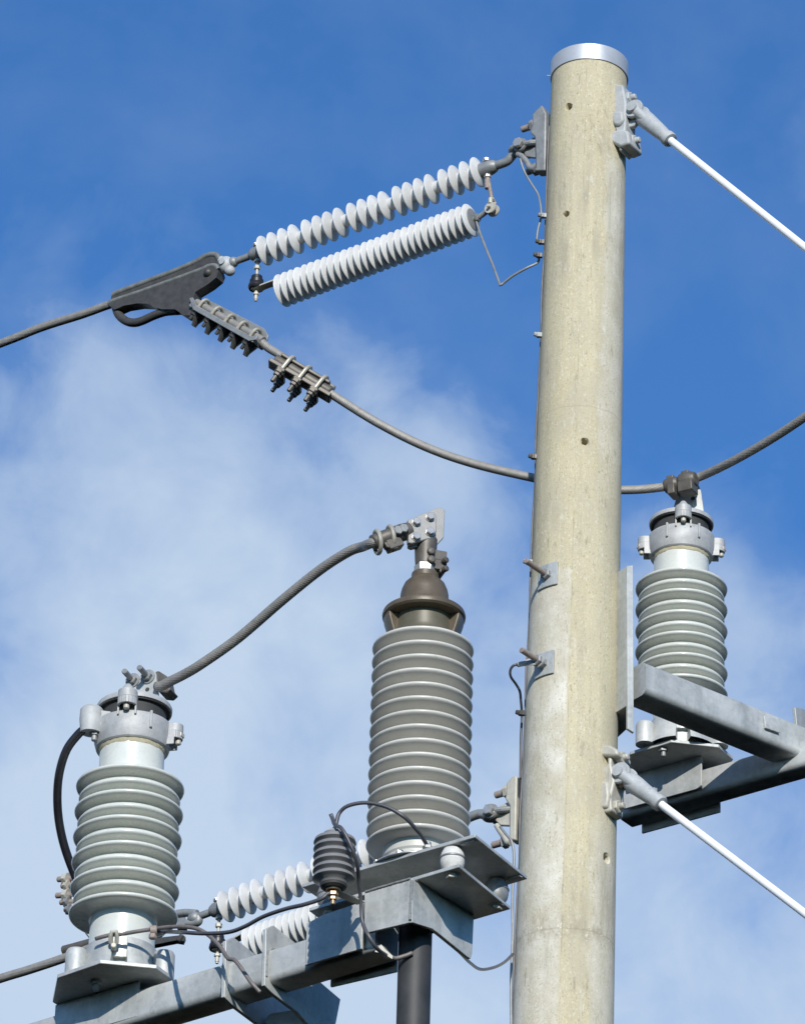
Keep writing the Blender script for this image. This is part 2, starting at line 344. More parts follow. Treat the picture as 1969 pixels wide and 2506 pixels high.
    lk(t, c, b.inputs['Base Color']); b.inputs['Roughness'].default_value = .85; b.inputs['Specular IOR Level'].default_value = .3
    bp = N(t, 'ShaderNodeBump'); bp.inputs['Strength'].default_value = .6; bp.inputs['Distance'].default_value = .002
    lk(t, math_(t, 'ADD', fine, math_(t, 'MULTIPLY', streak, .6)), bp.inputs['Height']); lk(t, bp.outputs[0], b.inputs['Normal'])
    return m
zb = 0.0; cb = pole_c(zb); HT = (PT.z-zb)
pt_ = thing('concrete_pole', cb, 'tall tapered cream concrete pole with drilled holes and a bright metal cap band', 'pole')
pm = MB(); FP = frame(cb, PT-cb, (1, 0, 0)); LP = (PT-cb).length
zs = [0, 2, 4, 6, 7, 8]+[8.4+.05*i for i in range(int((LP-8.4)/.05))]+[LP-.012]
pm.lathe([(pole_r(z*PAX.z), z) for z in zs]+[(RT*.96, LP-.003)], FP, 144)
M['pole'] = pole_mat()
po = obj('shaft', pm, M['pole'], pt_)
holes = [((1390, 261), .012), ((1384, 524), .010), ((1430, 1080), .0115), ((1484, 2100), .015)]
cm = MB()
for (px, py), r in holes:
    p, n = onpole(px, py); n = (n+V((0, 0, -.02))).normalized()
    cm.lathe([(r*.92, -.09), (r*.95, -.006), (r*1.55, .004), (r*1.8, .02)], frame(p, n), 18)
    Mx = frame(p, n); dq = Mx @ V((0, 0, 0))
cm.v = [p+noise.noise_vector(p*160)*.0028 for p in cm.v]
cut = obj('cutter', cm, M['pole'], origin=cb)
bo = po.modifiers.new('holes', 'BOOLEAN'); bo.object = cut; bo.operation = 'DIFFERENCE'; bo.solver = 'EXACT'
bpy.context.view_layer.update()
dg = bpy.context.evaluated_depsgraph_get(); nm = bpy.data.meshes.new_from_object(po.evaluated_get(dg)); po.modifiers.clear(); po.data = nm
bpy.data.objects.remove(cut); nm.set_sharp_from_angle(angle=R(35))
cp = MB(); rc = 95/S(PT)
cp.lathe([(rc-.004, LP-.062), (rc, LP-.062), (rc, LP-.003), (rc-.004, LP+.001), (rc*.5, LP+.004), (0, LP+.005)], FP, 96)
p0 = FP @ V((-rc, 0, LP-.052)); cp.rod(p0+V((.004, .0, 0)), p0+V((-.012, -.003, -.001)), .0018, 8)
obj('cap_band', cp, M['alu'], pt_)

# ------------------------------------------------------------------ directions
E1 = V((-.848, .53, 0)).normalized()            # the line leaves left and away
ES = -E1                                         # the stays leave right and near
BD = V((.80, -.60, 0)); BN = V((.60, .80, 0)); AD = V((.79, .61, 0)).normalized()
GRP_SHED = None
def sheds_on(parent, M4, prof, zs, mat_, seg=56, scale=None, name='shed'):
    for i, z in enumerate(zs):
        k = scale[i] if scale else 1
        mb = MB(); Mt = M4 @ Matrix.Translation((0, 0, z)) @ Matrix.Rotation(R(random.gauss(0, .9)), 4, 'X') @ Matrix.Rotation(R(random.gauss(0, .9)), 4, 'Y'); mb.lathe([(r*(k if r > .6*max(q[0] for q in prof) else 1), h) for r, h in prof], Mt, seg); obj(name, mb, mat_, parent, angle=50)

def hex_bolt(mb, c, ax, r, head, shank=0, rs=None):
    mb.hexa(c, ax, r, head)
    if shank: mb.rod(c+V(ax).normalized()*head, c+V(ax).normalized()*(head+shank), rs or r*.55, 12)

# ------------------------------------------------------------------ strain insulator strings (upper and lower)
def strain_set(p_left, p_right, bracket_eye, hang_px, lab, full=True):
    ax = (p_left-p_right).normalized(); L = (p_left-p_right).length
    F = frame(p_right, ax, UP); up = F.col[0].to_3d(); side = F.col[1].to_3d()
    t = thing('strain_insulator', p_right, lab[0], 'insulator', 'white strain insulators on the line side of the pole')
    core = MB(); core.lathe([(.022, -.02), (.022, L+.02)], F, 24); co = obj('insulator_rod', core, M['silicone'], t)
    zs = []; g = 1.28; u = L/(15+4*g); z = 0
    for i in range(20): zs.append(z); z += u*(g if i % 4 == 3 else 1)
    # broad skirts, the rounded side towards the pole
    prof = [(.0225, -.012), (.030, -.0095), (.045, -.003), (.0525, .0005), (.0537, .0022), (.0532, .0038), (.046, .0035), (.0225, -.001)]
    sheds_on(co, F, prof, zs, M['silicone'])
    fm = MB(); fm.lathe([(.016, -.072), (.021, -.066), (.026, -.05), (.026, -.012), (.022, -.008)], F, 28); obj('end_fitting', fm, M['fit'], t)
    fm = MB(); fm.lathe([(.022, L+.010), (.025, L+.014), (.025, L+.045), (.019, L+.058), (.014, L+.062)], F, 28)
    obj('end_fitting', fm, M['fit'], t)
    lm = MB(); e = bracket_eye
    q0 = F @ V((0, 0, -.06)); q1 = q0-ax*.05; lm.tube(smooth([q0, q1, e+(q1-e)*.45, e], 8), .0155, 16)
    tor = []; nrm = side
    for k in range(20):
        a = 2*math.pi*k/20; tor.append(e + (side*math.cos(a)*.9+ax*math.sin(a))*.022)
    lm.tube(tor, .0115, 12, closed=True)
    obj('link_rod', lm, M['fit'], t)
    bm_ = MB(); q = F @ V((0, 0, L+.055)); q2 = q+ax*.075
    bm_.cyl(q, q2, .0125, .0125, 16); bm_.ball(q2+ax*.0, .019, 16)
    obj('ball_pin', bm_, M['fit'], t)
    for zz in (-.035, L+.032):
        bb = MB(); c = F @ V((.0, 0, zz)); hx = c+up*.026+side*-.004
        bb.hexa(hx, up, .013, .012); bb.rod(hx-up*.062, hx+up*.018, .0052, 10); bb.hexa(c-up*.037, up, .012, .01)
        bb.rod(hx+up*.004-side*.018, hx+up*.006+side*.018, .003, 6)
        obj('clamp_bolt', bb, M['bolt'], t)
    # ---- arrester hung below and parallel
    d = UP*-1; a0 = p_left+hang_px[0]; a1 = p_right+hang_px[1]
    t2 = thing('surge_arrester', a1, lab[1], 'arrester', 'white line arresters hung below the strain insulators')
    ax2 = (a0-a1).normalized(); L2 = (a0-a1).length; F2 = frame(a1, ax2, UP); up2 = F2.col[0].to_3d(); sd2 = F2.col[1].to_3d()
    core = MB(); core.lathe([(.0385, -.008), (.0385, L2+.008)], F2, 32); co = obj('arrester_body', core, M['silicone_b'], t2)
    n = 29; prof = [(.038, -.0075), (.044, -.0060), (.0555, -.0010), (.0582, .0006), (.0587, .0018), (.0575, .0030), (.050, .0022), (.038, -.001)]
    sheds_on(co, F2, prof, [L2*i/(n-1) for i in range(n)], M['silicone_b'])
    cm = MB(); cm.lathe([(.012, -.012), (.034, -.011), (.0395, -.0085), (.0395, -.006)], F2, 32)
    cm.rod(F2 @ V((0, 0, -.03)), F2 @ V((0, 0, -.008)), .009, 12); cm.hexa(F2 @ V((0, 0, -.021)), -ax2, .016, .01)
    obj('end_cap', cm, M['fit'], t2)
    cm = MB(); cm.lathe([(.040, L2+.006), (.036, L2+.011), (.007, L2+.011), (.007, L2+.028), (.005, L2+.03)], F2, 32); obj('end_cap', cm, M['fit'], t2)
    # pole-side hanger: a drop link with a swivel shackle
    top = F @ V((-.03, 0, -.035)); c1 = F2 @ V((0, 0, -.03)); sh = a1-ax2*.082+UP*.012
    hm = MB(); hm.cyl(top, sh+UP*.03, .0068, .0068, 12); hm.lathe([(.009, 0), (.0105, .012), (.0105, .035), (.007, .045)], frame(top-UP*.05, UP), 14)
    obj('drop_link', hm, M['rust'], t2)
    hm = MB()
    for s_ in (-1, 1):
        hm.lathe([(.010, -.004), (.021, -.004), (.0225, 0), (.021, .004), (.010, .004)], frame(sh+side*.011*s_, side, UP), 22)
    hm.tube([sh+side*.011+UP*.018, sh+side*.012+UP*.034, sh+UP*.04, sh-side*.012+UP*.034, sh-side*.011+UP*.018], .008, 10)
    hm.hexa(sh+side*.014, side, .013, .012); hm.rod(sh-side*.03, sh+side*.03, .006, 10)
    obj('shackle', hm, M['tan'], t2)
    hm = MB(); hm.tube([c1, sh-ax2*-.02, sh], .0095, 12); obj('eye_stud', hm, M['fit'], t2)
    # line-side hanger: stud, black disconnector, flat strap
    st = F @ V((-.034, 0, L+.032)); bz = st-UP*.105
    hm = MB(); hm.rod(st, bz-UP*.055, .0052, 10); hm.hexa(bz-UP*.022, -UP, .011, .009); hm.hexa(st-UP*.018, -UP, .0115, .014); hm.rod(bz-UP*.03, bz-UP*.05, .0068, 10)
    obj('hanger_stud', hm, M['tan'], t2)
    hm = MB(); hm.lathe([(.026, -.012), (.029, -.006), (.027, .006), (.024, .010), (.024, .022), (.020, .026), (.019, .038), (.012, .043), (.0, .043)], frame(bz+UP*.006, UP), 28)
    obj('disconnector', hm, M['rubber'], t2)
    e0 = F2 @ V((.043, 0, L2+.008)); e1 = F2 @ V((-.02, 0, L2+.012)); w = sd2*.016; b0 = bz-UP*.010+ax2*.012
    hm = MB(); tn = UP*.006
    hm.prism([b0-w, b0+w, e0+ax2*.012+w, e0+ax2*.012-w], tn)
    hm.prism([e0+ax2*.014-w+tn, e0+ax2*.014+w+tn, e1+w, e1-w], ax2*-.006)
    obj('strap', hm, M['tan'], t2, bevel=.001)
    return t, t2, F, L

def YL(px, xp, k): return 16.0+(xp-px)/k*.625
uL, uR = P(649, 613, YL(649, 1437, 720)), P(1170, 421, YL(1170, 1437, 720))
eyeU = P(*ZC(165, 985), 16.15)
hang = (P(693, 711, YL(693, 1437, 720))-uL, P(1152, 539, YL(1152, 1437, 720))-uR)
strain_set(uL, uR, eyeU, hang, ('white ribbed strain insulator slanting from the pole top down to the dark dead-end clamp',
    'bright white close-finned arrester hanging parallel under the upper strain insulator'))
lL, lR = P(555, 2218, YL(555, 1385, 760)), P(1098, 2019, YL(1098, 1385, 760))
eyeL = P(*ZL(110, 650), 16.14)
hangL = (P(617, 2312, YL(617, 1385, 760))-lL, P(1078, 2143, YL(1078, 1385, 760))-lR)
strain_set(lL, lR, eyeL, hangL, ('white ribbed strain insulator half hidden behind the grey cable termination and small slate arrester',
    'bright white close-finned arrester mostly hidden behind the galvanised beam and its clamp plates'))

# ------------------------------------------------------------------ dead-end clamps, conductors
def cable(name, pts, r, mat_, label, cat, group=None, lobes=18, pitch=.24):
    pts = resample(smooth(pts, 14), .009); mb = MB(); mb.tube(pts, r, lobes*4 if lobes else 16, lobes=lobes, pitch=pitch)
    o = obj(name, mb, mat_, angle=180); return tag(o, label, cat, group)
def ubolt(parent, c, ax, dn, r, rt, leg, leg_extra, mats, wedge=True):
    """hoop over a cable: c centre, ax cable direction, dn direction of the legs"""
    ax = V(ax).normalized(); dn = (V(dn)-ax*V(dn).dot(ax)).normalized(); sd = ax.cross(dn)
    pts = [c+sd*r+dn*leg]+[c+(sd*math.cos(a)-dn*math.sin(a))*r for a in [math.pi*k/12 for k in range(13)]]+[c-sd*r+dn*leg]
    mb = MB(); mb.tube(pts, rt, 10); u = obj('u_bolt', mb, mats[0], parent)
    for s_ in (-1, 1):
        nb = MB(); q = c+sd*r*s_+dn*(leg*.55)
        nb.hexa(q, dn, rt*2.3, rt*2.0); nb.hexa(q+dn*rt*2.1, dn, rt*1.9, rt*1.5); nb.rod(q+dn*rt*3, c+sd*r*s_+dn*(leg+leg_extra), rt*1.05, 10)
        obj('nut', nb, mats[1], u)
    return u

def dead_end(pin, Y0, lab):
    NP = E1.cross(UP).normalized()
    if NP.y > 0: NP = -NP                         # towards the camera
    t = thing('dead_end_clamp', pin, lab, 'clamp')
    tr = lambda pts, off=0: [PP(*ZA(*p), pin, NP)+NP*off for p in pts]
    mb = MB()
    # tray and cheeks: one casting, with a hanging loop at the nose
    outer = [(95, 1098), (300, 1025), (560, 930), (760, 862), (815, 842), (852, 858), (862, 890), (848, 928), (790, 975), (700, 1030), (690, 1080), (720, 1150), (690, 1190), (625, 1192), (560, 1152), (470, 1165), (390, 1198)]
    inner = [(382, 1118), (300, 1116), (235, 1132), (212, 1150), (216, 1176), (250, 1192), (296, 1184), (345, 1152)]
    mb.prism(tr(outer[:12]+[(690, 1190), (625, 1192), (560, 1150), (470, 1150), (405, 1132), (382, 1112), (300, 1108), (205, 1124), (140, 1152), (100, 1122)], -.022), NP*.044)
    mb.tube(smooth(tr([(128, 1125), (140, 1160), (165, 1190), (205, 1216), (255, 1224), (310, 1210), (390, 1174), (470, 1148), (560, 1140)]), 6), .0155, 12)
    mb.prism(tr([(105, 1045), (150, 1020), (350, 944), (560, 864), (700, 803), (750, 775), (800, 760), (838, 765), (852, 790), (855, 850), (760, 868), (560, 938), (300, 1032), (95, 1106)], -.008), NP*.018)
    mb.ball(PP(*ZA(790, 895), pin, NP)+NP*.02, .017, 16)
    body = obj('clamp_body', mb, M['darkcast'], t)
    rb = MB()
    rb.tube(smooth(tr([(92, 1104), (130, 1085), (300, 1028), (560, 935), (740, 868), (790, 845), (835, 842), (858, 868)], .016), 5), .0085, 12)
    rb.tube(smooth(tr([(112, 1035), (150, 1018), (350, 942), (560, 862), (700, 800), (750, 770), (800, 755), (838, 762), (852, 790)], .006), 5), .0105, 12)
    obj('edge_rib', rb, M['edge'], t)
    kn = MB(); kf = frame(PP(*ZA(890, 822), pin, NP), UP, E1)
    c0 = PP(*ZA(893, 822), pin, NP); kn.ball(c0, .030, 22, kf, (.9, 1, 1.1)); kn.ball(PP(*ZA(918, 862), pin, NP), .019, 16); kn.ball(PP(*ZA(860, 790), pin, NP), .016, 14)
    kn.cyl(c0-NP*.03, c0+NP*.03, .011, .011, 14)
    obj('socket_eye', kn, M['galv_cast'], t)
    # tail tray with five u-bolts
    td = (PP(*ZA(1145, 1345), pin, NP)-PP(*ZA(700, 1090), pin, NP)); tl = td.length; td.normalize(); A = PP(*ZA(700, 1090), pin, NP)
    tu = NP.cross(td); tu = tu if tu.z > 0 else -tu
    fl = MB(); fl.prism(tr([(690, 1060), (735, 1040), (800, 1070), (1130, 1240), (1160, 1290), (1150, 1325), (700, 1095)], -.030), NP*.007)
    fl.prism(tr([(676, 1085), (700, 1165), (1090, 1385), (1140, 1375), (1150, 1345), (1100, 1350), (730, 1140), (700, 1080)], .030), NP*.007)
    fl.prism([A+tu*-.012-NP*.03, A+tu*-.012+NP*.034, A+td*tl-tu*.012+NP*.034, A+td*tl-tu*.012-NP*.03], -tu*.016)
    obj('tail_tray', fl, M['fit'], t, bevel=.002)
    kp = MB(); kp.tube([A-td*.01, A+td*(tl*.5), A+td*(tl+.005)], .0135, 14); obj('tail_strand', kp, M['wire'], t)
    ddir = (PP(*ZA(630, 1300), pin, NP)-PP(*ZA(730, 1110), pin, NP)).normalized()
    for x, y in ((742, 1118), (832, 1170), (924, 1222), (1010, 1272), (1100, 1322)):
        c = PP(*ZA(x, y-14), pin, NP)
        ubolt(t, c, td, ddir, .020, .0062, .052, .018, (M['ubolt'], M['darkcast']))
        wb = MB(); q = c+ddir*.026
        wb.lathe([(.036, -.004), (.031, .014), (.014, .044), (.012, .056)], frame(q, ddir, td), 4 if False else 10, sx=.62, sy=1.0); obj('wedge_washer', wb, M['darkcast'], t)
    return t, td
pin = P(*ZA(800, 880), YL(521, 1437, 720))
dead_end(pin, 0, 'dark cast dead-end clamp with five u-bolts on its tail, left of the upper strain insulator')
NPv = -BN
cable('line_conductor', [P(x, y, YL(x, 1437, 720)) for x, y in ((-900, 1130), (-420, 985), (-30, 852), (100, 802), (200, 770), (270, 745), (330, 728))], .0146, M['wire'],
      'grey stranded conductor running from the left edge into the dark dead-end clamp', 'cable', 'stranded conductors')
JY = 16.56
cable('tail_conductor', [P(*ZA(1120, 1335), 16.69), P(*ZA(1180, 1395), 16.68), P(*ZA(1260, 1445), 16.67), P(*ZA(1400, 1545), 16.66), P(*ZA(1640, 1690), 16.66)], .0140, M['wire'],
      'short grey strand between the dead-end clamp tail and the three-bolt clamp', 'cable', 'stranded conductors')
cable('jumper_conductor', [P(*ZA(1300, 1505), 16.64), P(*ZA(1500, 1640), 16.64), P(816, 968, 16.645), P(922, 1034, 16.63), P(1037, 1092, 16.61), P(1152, 1133, 16.58), P(1297, 1168, 16.54), P(1410, 1190, 16.52), P(1521, 1199, 16.5), P(1614, 1193, 16.48),
      P(1670, 1180, 16.46), P(1720, 1163, 16.45), P(1800, 1124, 16.32), P(1890, 1072, 16.19), P(1969, 1020, 16.07), P(2100, 930, 15.9), P(2200, 880, 15.8)], .0143, M['wire'],
      'long grey stranded jumper sagging behind the pole and over the right post insulator', 'cable', 'stranded conductors')
# parallel groove clamp with three u-bolts
c0, c1 = P(*ZA(1215, 1475), 16.645), P(*ZA(1640, 1725), 16.645)
t = thing('parallel_groove_clamp', c0, 'dark three-bolt clamp gripping the jumper just below the dead-end clamp', 'clamp')
ax = (c1-c0).normalized(); L = (c1-c0).length; ddir = (P(*ZA(1190, 1665), 16.7)-P(*ZA(1300, 1500), 16.7)); ddir = (ddir-ax*ddir.dot(ax)).normalized(); sd = ax.cross(ddir)
mb = MB(); Fp = frame(c0, ax, ddir)
mb.box(Fp, .010, .026, -.026, .026, .0, L); mb.lathe([(.021, .01), (.023, .016), (.023, L-.02), (.020, L-.012)], Fp, 18)
mb.box(Fp, -.028, -.016, -.026, .026, .022, L-.03)
obj('keeper_body', mb, M['bronze'], t, bevel=.003)
for k in range(3):
    c = c0+ax*(L*(.24+.27*k)); u = ubolt(t, c+ddir*-.008, ax, ddir, .033, .0074, .085, .014, (M['ubolt'], M['bronze']))
    wb = MB(); Fw = frame(c+ddir*.030, ax, ddir); wb.box(Fw, 0, .014, -.044, .044, -.015, .015); obj('saddle', wb, M['bronze'], t, bevel=.003)
    wb = MB(); Fw = frame(c-ddir*.022, ax, ddir); wb.box(Fw, -.008, .006, -.020, .020, -.013, .013); obj('cap_block', wb, M['darkcast'], t, bevel=.003)

# ------------------------------------------------------------------ left-hand pole brackets that hold the strings
def tension_bracket(zf, y_off, lab, mk, pts):
    """pts: pixel spots traced in the vertical plane that contains the line"""
    NP = E1.cross(UP).normalized(); NP = NP if NP.y < 0 else -NP
    zc = P(*pts['mid'], 16.1).z; c = pole_c(zc); o = c+E1*(pole_r(zc)+.01)
    T = lambda p: PP(*p, o, NP)
    t = thing('tension_bracket', o, lab, 'bracket', 'bolted line brackets on the left of the pole')
    mb = MB(); mb.prism([T(p) for p in pts['plate']], NP*.045); mb.v = [v-NP*.0225 for v in mb.v]
    obj('back_plate', mb, M[mk], t, bevel=.005)
    mb = MB(); mb.prism([T(p)-NP*.007 for p in pts['ear']], NP*.014); obj('ear_plate', mb, M[mk], t, bevel=.003)
    for (a, b) in pts['bolts']:
        A, B = T(a), T(b); mb = MB(); mb.rod(A, B+(B-A)*.3, .0115, 16, .15); bo_ = obj('threaded_bolt', mb, M['rust'], t)
        d = (A-B).normalized(); mb = MB(); mb.hexa(B-d*.003, d, .022, .018); obj('nut', mb, M[mk], bo_)
    A = T(pts['eye']); mb = MB()
    for s_ in (-1, 1):
        mb.lathe([(.010, -.006), (.024, -.006), (.026, 0), (.024, .006), (.010, .006)], frame(A+NP*.022*s_, NP), 22)
        mb.tube([A+NP*.022*s_, A+NP*.022*s_-E1*.04-UP*.003, A+NP*.006*s_-E1*.065], .010, 10)
    obj('shackle', mb, M['fit'], t)
    mb = MB(); mb.rod(A-NP*.045, A+NP*.045, .0095, 14); mb.hexa(A+NP*.03, NP, .019, .016); mb.hexa(A-NP*.03, -NP, .019, .016); mb.rod(A+NP*.04-UP*.014, A+NP*.04+UP*.018, .003, 6)
    obj('clevis_bolt', mb, M['bolt'], t)
    mb = MB(); pp = [T(p)+NP*.02 for p in pts['hook']]; mb.tube(smooth(pp, 5), [.009+.003*i/(5*(len(pp)-1)) for i in range(5*(len(pp)-1)+1)], 12)
    obj('earth_hook', mb, M[mk], t)
    return t
tension_bracket(None, 0, 'weathered grey line bracket bolted near the top of the pole, holding the upper strain insulator', 'fit', dict(
    mid=ZC(390, 900), eye=ZC(215, 970),
    plate=[ZC(*p) for p in ((375, 640), (400, 618), (440, 690), (432, 1190), (335, 1195), (350, 1160), (340, 900), (305, 870), (300, 840), (318, 790), (318, 700))],
    ear=[ZC(*p) for p in ((345, 880), (300, 885), (235, 930), (205, 985), (240, 1050), (340, 1062))],
    bolts=[(ZC(200, 808), ZC(310, 772)), (ZC(245, 1180), ZC(330, 1150))],
    hook=[ZC(*p) for p in ((185, 1048), (225, 1065), (265, 1110), (300, 1165), (345, 1175))]))
tension_bracket(None, 0, 'tan rust-stained line bracket low on the pole beside the termination plate, with two long bolts', 'tan', dict(
    mid=ZL(350, 600), eye=ZL(140, 630),
    plate=[ZL(*p) for p in ((395, 210), (440, 215), (425, 960), (350, 955), (352, 560), (300, 480), (310, 440), (315, 300))],
    ear=[ZL(*p) for p in ((360, 490), (290, 500), (210, 540), (150, 600), (150, 700), (215, 765), (355, 770))],
    bolts=[(ZL(150, 410), ZL(300, 365)), (ZL(115, 990), ZL(280, 945))],
    hook=[ZL(*p) for p in ((200, 785), (235, 840), (285, 910), (330, 980), (365, 985))]))

# ------------------------------------------------------------------ right-hand stay brackets and white stay insulators
def stay(pin_px, base_px, end_px, brk, lab_b, lab_s, mk):
    NP = E1.cross(UP).normalized(); NP = NP if NP.y < 0 else -NP
    zc = P(*brk['mid'], 15.9).z; c = pole_c(zc); o = c+ES*(pole_r(zc)+.012); T = lambda p: PP(*p, o, NP)
    t = thing('stay_bracket', o, lab_b, 'bracket', 'stay brackets on the right of the pole')
    mb = MB(); mb.prism([T(p)-NP*.035 for p in brk['spine']], NP*.07); obj('spine_plate', mb, M[mk], t, bevel=.006)
    for q in brk['blocks']:
        mb = MB(); mb.prism([T(p)-NP*.045 for p in q], NP*.09); obj('saddle_block', mb, M[mk], t, bevel=.008)
    for q in brk['nuts']:
        mb = MB(); a = T(q); mb.hexa(a-ES*.008, ES, .024, .022, UP); mb.rod(a, a+ES*.03, .011, 12); obj('nut', mb, M[mk], t, bevel=.002)
    mb = MB(); mb.prism([T(p)-NP*.009 for p in brk['lug']], NP*.018); obj('pin_lug', mb, M[mk], t, bevel=.003)
    a = T(pin_px); b = T(base_px); q = T(end_px); d = (q-b).normalized()
    s = thing('stay_insulator', a, lab_s, 'stay', 'white stay insulators on the right of the pole')
    mb = MB(); d0 = (b-a).normalized(); k = (b-a).length; sc = brk.get('sc', 1)
    for s_ in (-1, 1):
        mb.lathe([(.0, -.008), (.033*sc, -.008), (.036*sc, -.004), (.036*sc, .004), (.033*sc, .008), (0, .008)], frame(a+NP*.024*s_, NP), 28)
        mb.tube([a+NP*.022*s_+d0*.005, a+NP*.020*s_+d0*.03, a+NP*.012*s_+d0*.065], [.020*sc, .019*sc, .018*sc], 16)
    mb.lathe([(.018, .022), (.0265, .030), (.0300, .044), (.0298, .062), (.0255, k*.72), (.0222, k-.016), (.0222, k-.012), (.0262, k-.010), (.0262, k+.006), (.024, k+.010), (.0132, k+.011)], frame(a, d0), 36)
    obj('socket_clevis', mb, M['galv_cast'], s)
    mb = MB(); mb.lathe([(.0155, -.044), (.0185, -.042), (.0185, .040), (.0165, .045), (.0, .046)], frame(a, NP), 20); obj('clevis_pin', mb, M['galv_cast'], s)
    end = b+d*3.2
    mb = MB(); mb.lathe([(.0128, -.005+.05*i) for i in range(65)], frame(b, d), 48); obj('rod', mb, M['rodwhite'], s)
    mb = MB(); g_ = end+d*((0-end.z)/d.z); mb.cyl(end-d*.05, g_, .006, .006, 8); mb.lathe([(.012, 0), (.022, .03), (.022, .12), (.01, .16)], frame(end-d*.08, d), 16)
    obj('stay_wire', mb, M['wire'], s)
stay(ZC(1205, 660), ZC(1478, 890), (1969, 606), dict(mid=ZC(1090, 760), sc=.95,
    spine=[ZC(*p) for p in ((1000, 452), (1120, 458), (1150, 610), (1145, 830), (1120, 1010), (1090, 1040), (1060, 860), (1030, 740), (1003, 665))],
    blocks=[[ZC(*p) for p in ((1028, 700), (1130, 700), (1140, 780), (1100, 830), (1050, 820), (1035, 780))], [ZC(*p) for p in ((1000, 880), (1120, 860), (1180, 870), (1195, 980), (1110, 1012), (1005, 960))]],
    nuts=[ZC(1125, 540), ZC(1160, 915)],
    lug=[ZC(*p) for p in ((1130, 590), (1200, 600), (1250, 650), (1240, 720), (1180, 790), (1130, 800))]),
    'grey galvanised stay bracket just below the pole cap, holding the upper white rod', 'white stay rod leaving the pole top in a tapered grey socket', 'galv_cast')
stay(ZH(275, 710), ZH(555, 920), (1950, 2222), dict(mid=ZH(170, 760), sc=1.0,
    spine=[ZH(*p) for p in ((180, 520), (235, 510), (215, 640), (245, 780), (215, 900), (225, 1010), (180, 1030), (110, 1010), (100, 800), (125, 700), (190, 640))],
    blocks=[[ZH(*p) for p in ((92, 510), (215, 505), (280, 540), (285, 590), (205, 595), (115, 590))], [ZH(*p) for p in ((95, 800), (200, 790), (215, 900), (200, 1000), (100, 1005))]],
    nuts=[ZH(250, 570), ZH(215, 955)],
    lug=[ZH(*p) for p in ((210, 650), (280, 655), (320, 690), (310, 760), (240, 800), (205, 800))]),
    'tan stained stay bracket on the lower pole, holding the lower white rod', 'white stay rod leaving the lower pole and crossing below the right beam', 'tan')

